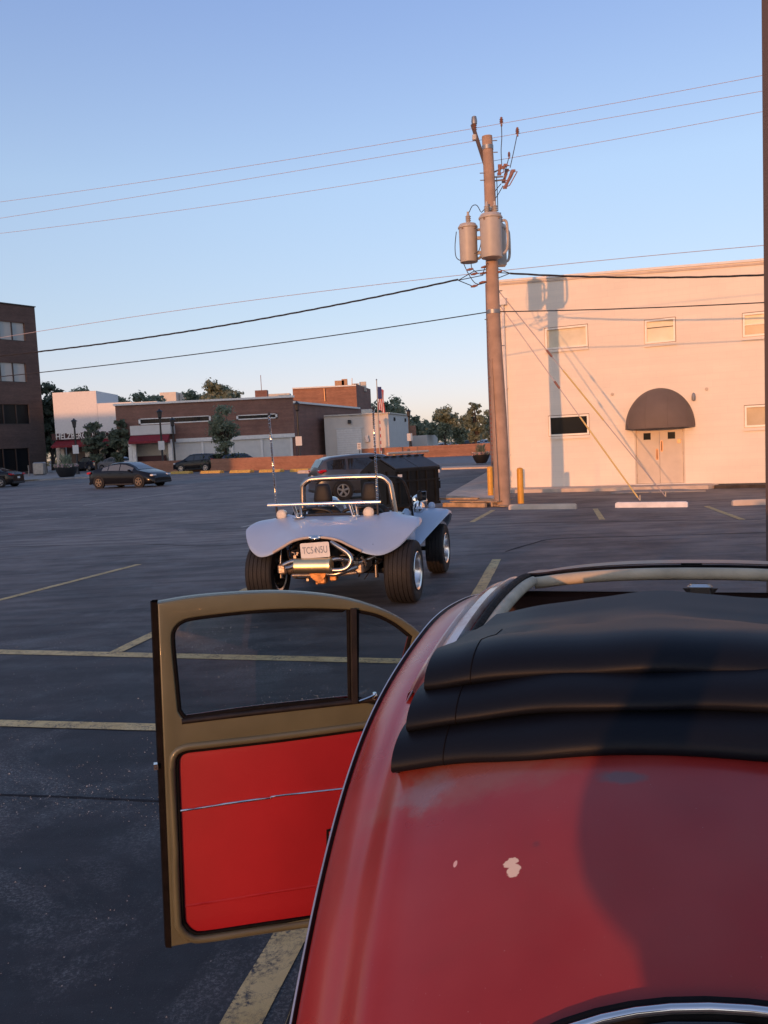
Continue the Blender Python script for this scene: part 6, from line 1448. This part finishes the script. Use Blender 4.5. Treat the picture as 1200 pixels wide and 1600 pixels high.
# flag pole
pF = at(594, 712, 92); e = thing('flagpole', 'flagpole with a limp striped flag rising above the garage', 'flagpole', (pF.x, 92, 0)); hF = at(589, 594, 92).z
m = MB(); m.lathe([(.09, 0), (.05, hF)], n=8); m.lathe([(.01, hF - .05), (.1, hF + .05), (.01, hF + .15)], n=8); m.build('pole', 'steel_grey', e, smooth=40)
fl = bpy.data.objects.new('flag', None); col.objects.link(fl); fl.parent = e
z1, z0 = at(589, 604, 92).z, at(589, 640, 92).z
for k in range(9):
    m = MB(); rr = []
    for i in range(9):
        u = i / 8; z = z1 - (z1 - z0) * u; xo = .10 + .07 * k; rr.append([(xo + .05 * math.sin(u * 5 + k), .06 * math.sin(k * 1.7 + u * 3), z - k * .05), (xo + .07 + .05 * math.sin(u * 5 + k + 1), .06 * math.sin((k + 1) * 1.7 + u * 3), z - (k + 1) * .05)])
    m.loft(rr); m.build('stripe', 'flag_red' if k % 2 == 0 else 'flag_white', fl)
m = MB(); m.box((.28, -.08, z1 - .7), (.42, .02, 1.3)); m.build('canton', 'flag_blue', fl)
e = thing('marker_pole', 'short red and white banded pole just left of the garage corner', 'marker pole', (X(596.5, 88), 88, 0)); zA_, zB_ = at(596, 708, 88).z, at(596, 657, 88).z
for k in range(12): m = MB(); m.lathe([(.05, 0), (.05, (zB_) / 12 - .01)], (0, 0, zB_ * k / 12), n=8); m.build('band', 'flag_red' if k % 2 else 'flag_white', e)
# yellow gas bollards beyond the dumpster
for (x, y, lb) in ((616, 711, 'small yellow bollard just above the dumpster lid, right one'), (594, 711, 'small yellow bollard above the crossover roof, left one')):
    p = at(x, y, 70); m = MB(); m.lathe([(.09, 0), (.09, .95), (.02, 1.02)], n=10); o = m.build('small_bollard', 'bollard_yellow', smooth=40); o.location = (p.x, 70, 0); tag(o, lb, 'bollard')

# planters ------------------------------------------------------------
def leaves(n, fn, size, mt, name, par, thin=.45):
    vs = np.zeros((n * 4, 3)); rnd = random
    for i in range(n):
        p, s_, dirv = fn()
        if isinstance(dirv, tuple):
            nv = (dirv[0] + Vector((rnd.gauss(0, .45), rnd.gauss(0, .45), rnd.gauss(0, .45) + .25))).normalized(); a1 = Matrix.Rotation(rnd.random() * 6.28, 3, nv) @ nv.orthogonal().normalized(); a2 = nv.cross(a1)
        else:
            a1 = Vector((rnd.gauss(0, 1), rnd.gauss(0, 1), rnd.gauss(0, 1))).normalized() if dirv is None else dirv
            a2 = a1.orthogonal().normalized(); a2 = (Matrix.Rotation(rnd.random() * 6.28, 3, a1) @ a2)
        k = size * s_ * rnd.uniform(.6, 1.3)
        for j, (u, v_) in enumerate(((-1, 0), (0, -thin), (1, 0), (0, thin))): vs[i * 4 + j] = p + a1 * (u * k) + a2 * (v_ * k)
    me = bpy.data.meshes.new(name); me.from_pydata(vs.tolist(), [], [(4 * i, 4 * i + 1, 4 * i + 2, 4 * i + 3) for i in range(n)]); me.materials.append(M[mt]); o = bpy.data.objects.new(name, me); col.objects.link(o); o.parent = par; return o
def planter(label, x, y, Rr, Y):
    p = at(x, y, Y); e = thing('planter', label, 'planter', (p.x, Y, .13 if Y > 80 else .05))
    m = MB(); m.lathe([(Rr * .55, 0), (Rr * .75, Rr * .25), (Rr * .95, Rr * .7), (Rr * 1.05, Rr * .95), (Rr * 1.05, Rr * 1.02), (Rr * .95, Rr * 1.0), (.01, Rr * .9)], n=24); m.build('bowl', 'plastic_black', e, smooth=40)
    def f1(): a_ = random.random() * 6.28; r_ = random.random() ** .5 * Rr * .55; return Vector((r_ * math.cos(a_), r_ * math.sin(a_), Rr * (1.0 + random.random() * 1.1))), 1, Vector((math.cos(a_) * .5, math.sin(a_) * .5, 1)).normalized()
    leaves(260, f1, Rr * .30, 'leaf_mid', 'foliage', e, .12)
    def f2(): a_ = random.random() * 6.28; r_ = Rr * random.uniform(.5, 1.15); return Vector((r_ * math.cos(a_), r_ * math.sin(a_), Rr * (1.0 + random.random() * .3))), 1, None
    leaves(240, f2, Rr * .10, 'petals', 'flowers', e, .8); leaves(160, f2, Rr * .13, 'leaf_mid', 'low_leaves', e, .6)
planter('dark bowl planter with a spiky plant near the white building corner', 752, 722, .62, 60); planter('dark bowl planter with pink flowers left of the black sedan', 104.5, 744.5, .98, 77)

# trees ---------------------------------------------------------------
def tree(label, px, pyb, pyt, wpx, Y, mt='leaf_dark', n=5000, trunk_f=.25, shape='round', leaf=.17, gaps=.35, group=None, name='deciduous_tree', seed=1, lean=0.0, base=0.0):
    random.seed(seed); p = at(px, pyb, Y); htop = at(px, pyt, Y).z; Wm = abs(at(px + wpx / 2, pyb, Y).x - at(px - wpx / 2, pyb, Y).x) / 2
    e = thing(name, label, 'tree', (p.x, Y, base), 0, group); h = htop - base; zb = h * trunk_f; ch = (h - zb) / 2; cz = zb + ch
    m = MB(); tr_ = max(.08, h * .022); m.tube([(0, 0, 0), (lean * .3, 0, zb * .6), (lean * .6, .05, zb + ch * .5), (lean, 0, zb + ch * 1.4)], [tr_ * 1.4, tr_, tr_ * .7, tr_ * .2], 8)
    clumps = []
    nc = 44 if shape != 'tall' else 34
    for i in range(nc):
        for _ in range(40):
            u = Vector((random.uniform(-1, 1), random.uniform(-1, 1), random.uniform(-1, 1)))
            if u.length < 1 and u.length > .25: break
        if shape == 'tall': wz = 1 - max(0, u.z) * .85 - max(0, -u.z) * .25; c_ = Vector((u.x * Wm * wz * .8 + lean * (u.z + 1) / 2, u.y * Wm * wz * .8, cz + u.z * ch * .92)); r_ = Wm * random.uniform(.16, .30) * (wz * .8 + .2)
        else: c_ = Vector((u.x * Wm * .84 + lean * (u.z + 1) / 2, u.y * Wm * .84, cz + u.z * ch * .90)); r_ = min(Wm, ch) * random.uniform(.14, .30)
        clumps.append((c_, r_))
        b0 = Vector((lean * .5, 0, zb * random.uniform(.8, 1.2) + (c_.z - zb) * .3)); m.tube([b0, b0.lerp(c_, .5) + Vector((0, 0, .1 * ch)), c_], [tr_ * .4, tr_ * .25, tr_ * .08], 5)
    m.build('trunk', 'bark', e, smooth=50)
    ws = [c_[1] ** 2 for c_ in clumps]
    def fn():
        c_, r_ = random.choices(clumps, ws)[0]
        while True:
            u = Vector((random.uniform(-1, 1), random.uniform(-1, 1), random.uniform(-1, 1)))
            if u.length <= 1: break
        u = u.normalized() * (u.length ** .8) * r_ * random.choice((1, 1.1, 1.35, 1.7)); u.z *= .75; return c_ + u, 1, (u.normalized(),)
    leaves(int(n * .62), fn, leaf * 1.08, mt, 'crown', e, .55); return e
tree('large dark tree between the brown brick office and the jewelry store', 84, 738, 588, 74, 130, n=12000, leaf=.36, trunk_f=.04, seed=2)
tree('dark tree rising above the jewelry store tower roof', 130, 735, 605, 76, 142, n=7000, leaf=.36, seed=3, mt='leaf_mid', trunk_f=.4)
tree('rounded tree behind the left end of the brick building roof', 222, 700, 608, 92, 140, n=7000, leaf=.34, seed=4, mt='leaf_mid', trunk_f=.45)
tree('tall tree in two clumps rising behind the brick building roof', 345, 700, 594, 74, 140, n=7000, leaf=.32, seed=5, mt='leaf_mid', trunk_f=.42)
tree('bushy tree just left of the two-clump tree, behind the brick roof', 312, 700, 606, 56, 144, n=4600, leaf=.32, seed=6, mt='leaf_mid', trunk_f=.45)
tree('small dark street tree in front of the jewelry store sign', 151, 738, 655, 40, 92, n=2600, leaf=.19, seed=7, trunk_f=.2)
tree('dark upright street tree hiding the right end of the store sign', 193, 738, 640, 44, 92, n=4200, leaf=.2, seed=8, shape='tall', trunk_f=.12)
tree('slender green tree in front of the long brick facade', 354, 718, 632, 56, 78, n=4600, leaf=.14, seed=19, mt='leaf_mid', trunk_f=.22)
tree('broad dark tree rising behind the garage roof', 612, 705, 623, 78, 150, n=7000, leaf=.34, seed=10, mt='leaf_mid', trunk_f=.15)
tree('low tree filling in behind the narrow brick pier', 652, 700, 648, 44, 155, n=3600, leaf=.32, seed=11, mt='leaf_mid', trunk_f=.1)
tree('round green tree with a visible trunk in the far car park', 696, 697, 632, 50, 120, n=5200, leaf=.22, seed=12, mt='leaf_mid', trunk_f=.28)
tree('tall feathery tree with a pointed top right of the round tree', 744, 700, 612, 42, 105, n=4600, leaf=.17, seed=13, mt='leaf_mid', shape='tall', trunk_f=.12)
tree('leafy tree half hidden behind the brick edge of the white building', 772, 697, 636, 44, 125, n=3800, leaf=.23, seed=14, mt='leaf_mid', trunk_f=.15)
tree('bushy tree between the round tree and the feathery tree', 722, 697, 645, 40, 150, n=3400, leaf=.28, seed=15, mt='leaf_mid', trunk_f=.15)
tree('short tree beyond the beige shed', 672, 697, 655, 34, 165, n=2600, leaf=.30, seed=16, mt='leaf_mid', trunk_f=.1)
# far wood as one mass
random.seed(21); wd_ = bpy.data.objects.new('far_woods', None); bpy.data.objects.remove(wd_)
def fnw(): x = random.uniform(-160, 120); hh = 6.5 + 3.0 * noise.noise(Vector((x * .05, 0, 0))) + 1.5 * noise.noise(Vector((x * .2, 3, 0))); return Vector((x, 260 + random.uniform(0, 12), random.random() ** .7 * hh)), 1, None
o = leaves(16000, fnw, .55, 'leaf_mid', 'far_woods', None, .6); tag(o, 'distant band of green trees along the horizon', 'woods', kind='stuff')
random.seed(22)
def fnb(): a_ = random.choice([(352, 718), (345, 719), (336, 719), (362, 719)]); p = at(a_[0], a_[1], 78); return Vector((p.x + random.gauss(0, .6), 78 + random.gauss(0, .3), .3 + random.random() * 1.3)), 1, None
o = leaves(700, fnb, .12, 'leaf_pale', 'shrub', None, .6); tag(o, 'pale green shrub at the foot of the slender tree behind the low wall', 'shrub')

# unseen tree line added far behind the camera to darken window reflections
random.seed(31)
def fnr(): x = random.uniform(-260, 240); hh = 13 + 2.5 * noise.noise(Vector((x * .04, 9, 0))) + 1.5 * noise.noise(Vector((x * .15, 5, 0))); return Vector((x, -300 + random.uniform(0, 10), random.random() ** .8 * hh)), 1, None
o = leaves(9000, fnr, 1.0, 'leaf_dark', 'far_woods', None, .7); tag(o, 'far tree line added behind the camera to darken window reflections', 'woods', kind='stuff')

# ================================================================== PERSON TAKING THE PICTURE (behind the camera; their shadow falls on the red roof)
def person():
    e = thing('person', 'person standing behind the red car holding up a phone with both hands', 'person', (-.13, -.46, 0))
    V = {'pelvis': (0, 0, .98), 'belly': (0, .0, 1.14), 'chest': (0, .0, 1.34), 'neck0': (0, .01, 1.50), 'neck': (0, .02, 1.56), 'head0': (0, .03, 1.64), 'head1': (0, .03, 1.75), 'head2': (0, .02, 1.81),
         'lh': (-.10, 0, .93), 'lk': (-.12, .03, .52), 'la': (-.13, -.02, .10), 'lf': (-.15, .12, .04), 'rh': (.10, 0, .93), 'rk': (.13, .02, .52), 'ra': (.15, -.02, .10), 'rf': (.18, .12, .04),
         'ls': (-.155, 0, 1.49), 'le': (-.205, .13, 1.49), 'lw': (-.02, .36, 1.62), 'rs': (.19, 0, 1.47), 're': (.30, .14, 1.30), 'rw': (.26, .35, 1.62)}
    R = {'pelvis': .155, 'belly': .14, 'chest': .165, 'neck0': .075, 'neck': .058, 'head0': .078, 'head1': .098, 'head2': .06, 'lh': .10, 'lk': .062, 'la': .042, 'lf': .035, 'rh': .10, 'rk': .062, 'ra': .042, 'rf': .035,
         'ls': .072, 'le': .046, 'lw': .029, 'rs': .072, 're': .046, 'rw': .029}
    E_ = [('pelvis', 'belly'), ('belly', 'chest'), ('chest', 'neck0'), ('neck0', 'neck'), ('neck', 'head0'), ('head0', 'head1'), ('head1', 'head2'), ('pelvis', 'lh'), ('lh', 'lk'), ('lk', 'la'), ('la', 'lf'), ('pelvis', 'rh'), ('rh', 'rk'), ('rk', 'ra'), ('ra', 'rf'),
          ('chest', 'ls'), ('ls', 'le'), ('le', 'lw'), ('chest', 'rs'), ('rs', 're'), ('re', 'rw')]
    # five fingers on each hand, curled round the phone edge
    for sd, wx in (('l', 1), ('r', -1)):
        w_ = Vector(V[sd + 'w']); pm = w_ + Vector((wx * .012, .045, .055)); V[sd + 'p'] = tuple(pm); R[sd + 'p'] = .026; E_.append((sd + 'w', sd + 'p'))
        for k in range(5):
            ln_ = (.045, .058, .064, .058, .046)[k]; b0 = pm + Vector((wx * (-.012 + .004 * k), .012 if k else -.012, (-.03, .03, .012, -.006, -.024)[k] * .9)); m1 = b0 + Vector((wx * ln_ * .55, (.020 if k else -.004), .008)); m2 = m1 + Vector((wx * ln_ * .5, (-.004 if k else .006), .0))
            for nm_, p_, r_ in (('a', b0, .0105), ('b', m1, .009), ('c', m2, .0075)): V[sd + str(k) + nm_] = tuple(p_); R[sd + str(k) + nm_] = r_
            E_ += [(sd + 'p', sd + str(k) + 'a'), (sd + str(k) + 'a', sd + str(k) + 'b'), (sd + str(k) + 'b', sd + str(k) + 'c')]
    names = list(V); me = bpy.data.meshes.new('b'); me.from_pydata([V[n_] for n_ in names], [(names.index(a_), names.index(b_)) for a_, b_ in E_], [])
    o = bpy.data.objects.new('b', me); col.objects.link(o); o.modifiers.new('s', 'SKIN'); 
    for i, n_ in enumerate(names):
        sv = me.skin_vertices[0].data[i]; sv.radius = (R[n_] * (1.15 if n_ in ('chest', 'belly', 'pelvis') else 1), R[n_] * (.78 if n_ in ('chest', 'belly', 'pelvis') else 1)); sv.use_root = n_ == 'pelvis'
    o.modifiers.new('u', 'SUBSURF').levels = 2
    dg = bpy.context.evaluated_depsgraph_get(); dg.update(); bm_ = bpy.data.meshes.new_from_object(o.evaluated_get(dg)); bpy.data.objects.remove(o)
    mat('skin', (.45, .27, .19), .55); mat('shirt_grey', (.10, .11, .13), .85, bump=.2); mat('trouser_blue', (.03, .04, .07), .85, bump=.2); mat('hair_brown', (.04, .025, .016), .7, bump=.5, bscale=90); mat('shoe_dark', (.03, .03, .03), .6); mat('eye_white', (.6, .58, .55), .3)
    bm_.materials.clear()
    for n_ in ('skin', 'shirt_grey', 'trouser_blue', 'shoe_dark'): bm_.materials.append(M[n_])
    for p in bm_.polygons:
        c_ = p.center; p.use_smooth = True
        arm_low = c_.y > .19 and c_.z > 1.2
        p.material_index = 3 if c_.z < .09 else 2 if c_.z < .97 else 0 if (c_.z > 1.53 and abs(c_.x) < .13 and c_.y < .2) or arm_low else 1
    bm_.name = 'body'; ob2 = bpy.data.objects.new('body', bm_); col.objects.link(ob2); ob2.parent = e
    hm = MB(); hr = []
    for i in range(9):
        ph = math.pi * .5 * i / 8 * 1.18 - .28; hr.append([Vector((.108 * math.cos(ph) * math.cos(t), .005 - .018 + .118 * math.cos(ph) * math.sin(t) - .012, 1.735 + .125 * math.sin(ph) + (.05 * max(0, math.sin(t)) * (1 - i / 8)))) for t in [2 * math.pi * k / 24 for k in range(24)]])
    hm.loft(hr, closed=True, caps=True); hm.build('hair', 'hair_brown', e, smooth=70)
    for sx in (-1, 1):
        q = MB(); q.lathe([(.004, .006), (.011, .003), (.012, -.004)], (sx * .034, .112, 1.705), 'Y', 12); q.build('eye', 'eye_white', e, smooth=60)
        q = MB(); q.lathe([(.006, -.006), (.022, -.002), (.024, .004), (.010, .008)], (sx * .098, .02, 1.69), 'X', 12); q.build('ear', 'skin', e, smooth=60)
    q = MB(); q.tube([(0, .115, 1.71), (0, .132, 1.675), (0, .120, 1.662)], [.008, .014, .010], 8); q.build('nose', 'skin', e, smooth=60)
    q = MB(); q.tube([(-.024, .105, 1.632), (0, .114, 1.630), (.024, .105, 1.632)], [.003, .006, .003], 8); q.build('mouth', 'lamp_red', e, smooth=60)
    q = MB(); q.cbox((.13, .425, 1.715), (.078, .009, .155), .004); tag(q.build('phone', 'plastic_black', None, loc=(-.13, -.46, 0)), 'black phone held up by the person behind the red car', 'phone')
person()

# loose pale grit lying on the near asphalt, thicker in drifts
random.seed(77); gm_ = MB()
for i in range(26000):
    x, y = random.uniform(-4.2, 1.4), random.uniform(1.9, 9.0)
    d_ = noise.noise(Vector((x * .9, y * 1.6, 4))) + .5 * noise.noise(Vector((x * 3.1, y * 4.2, 8)))
    if random.random() > max(.05, (d_ - .02) * 2.2): continue
    r_ = random.uniform(.0014, .0042) * (1.8 if random.random() < .06 else 1); a_ = random.random() * 6.28
    P = [Vector((x + r_ * math.cos(a_ + k * 2.09) * random.uniform(.7, 1.3), y + r_ * math.sin(a_ + k * 2.09) * random.uniform(.7, 1.3), .001)) for k in range(3)] + [Vector((x, y, r_ * 1.1))]
    gm_.add(P, [(0, 1, 3), (1, 2, 3), (2, 0, 3)])
mat('grit_pale', (.24, .25, .26), .8, var=.4, scale=20)
tag(gm_.build('grit', 'grit_pale', recalc=False), 'scattered pale grit on the dark asphalt beside the open door', 'grit', kind='stuff')
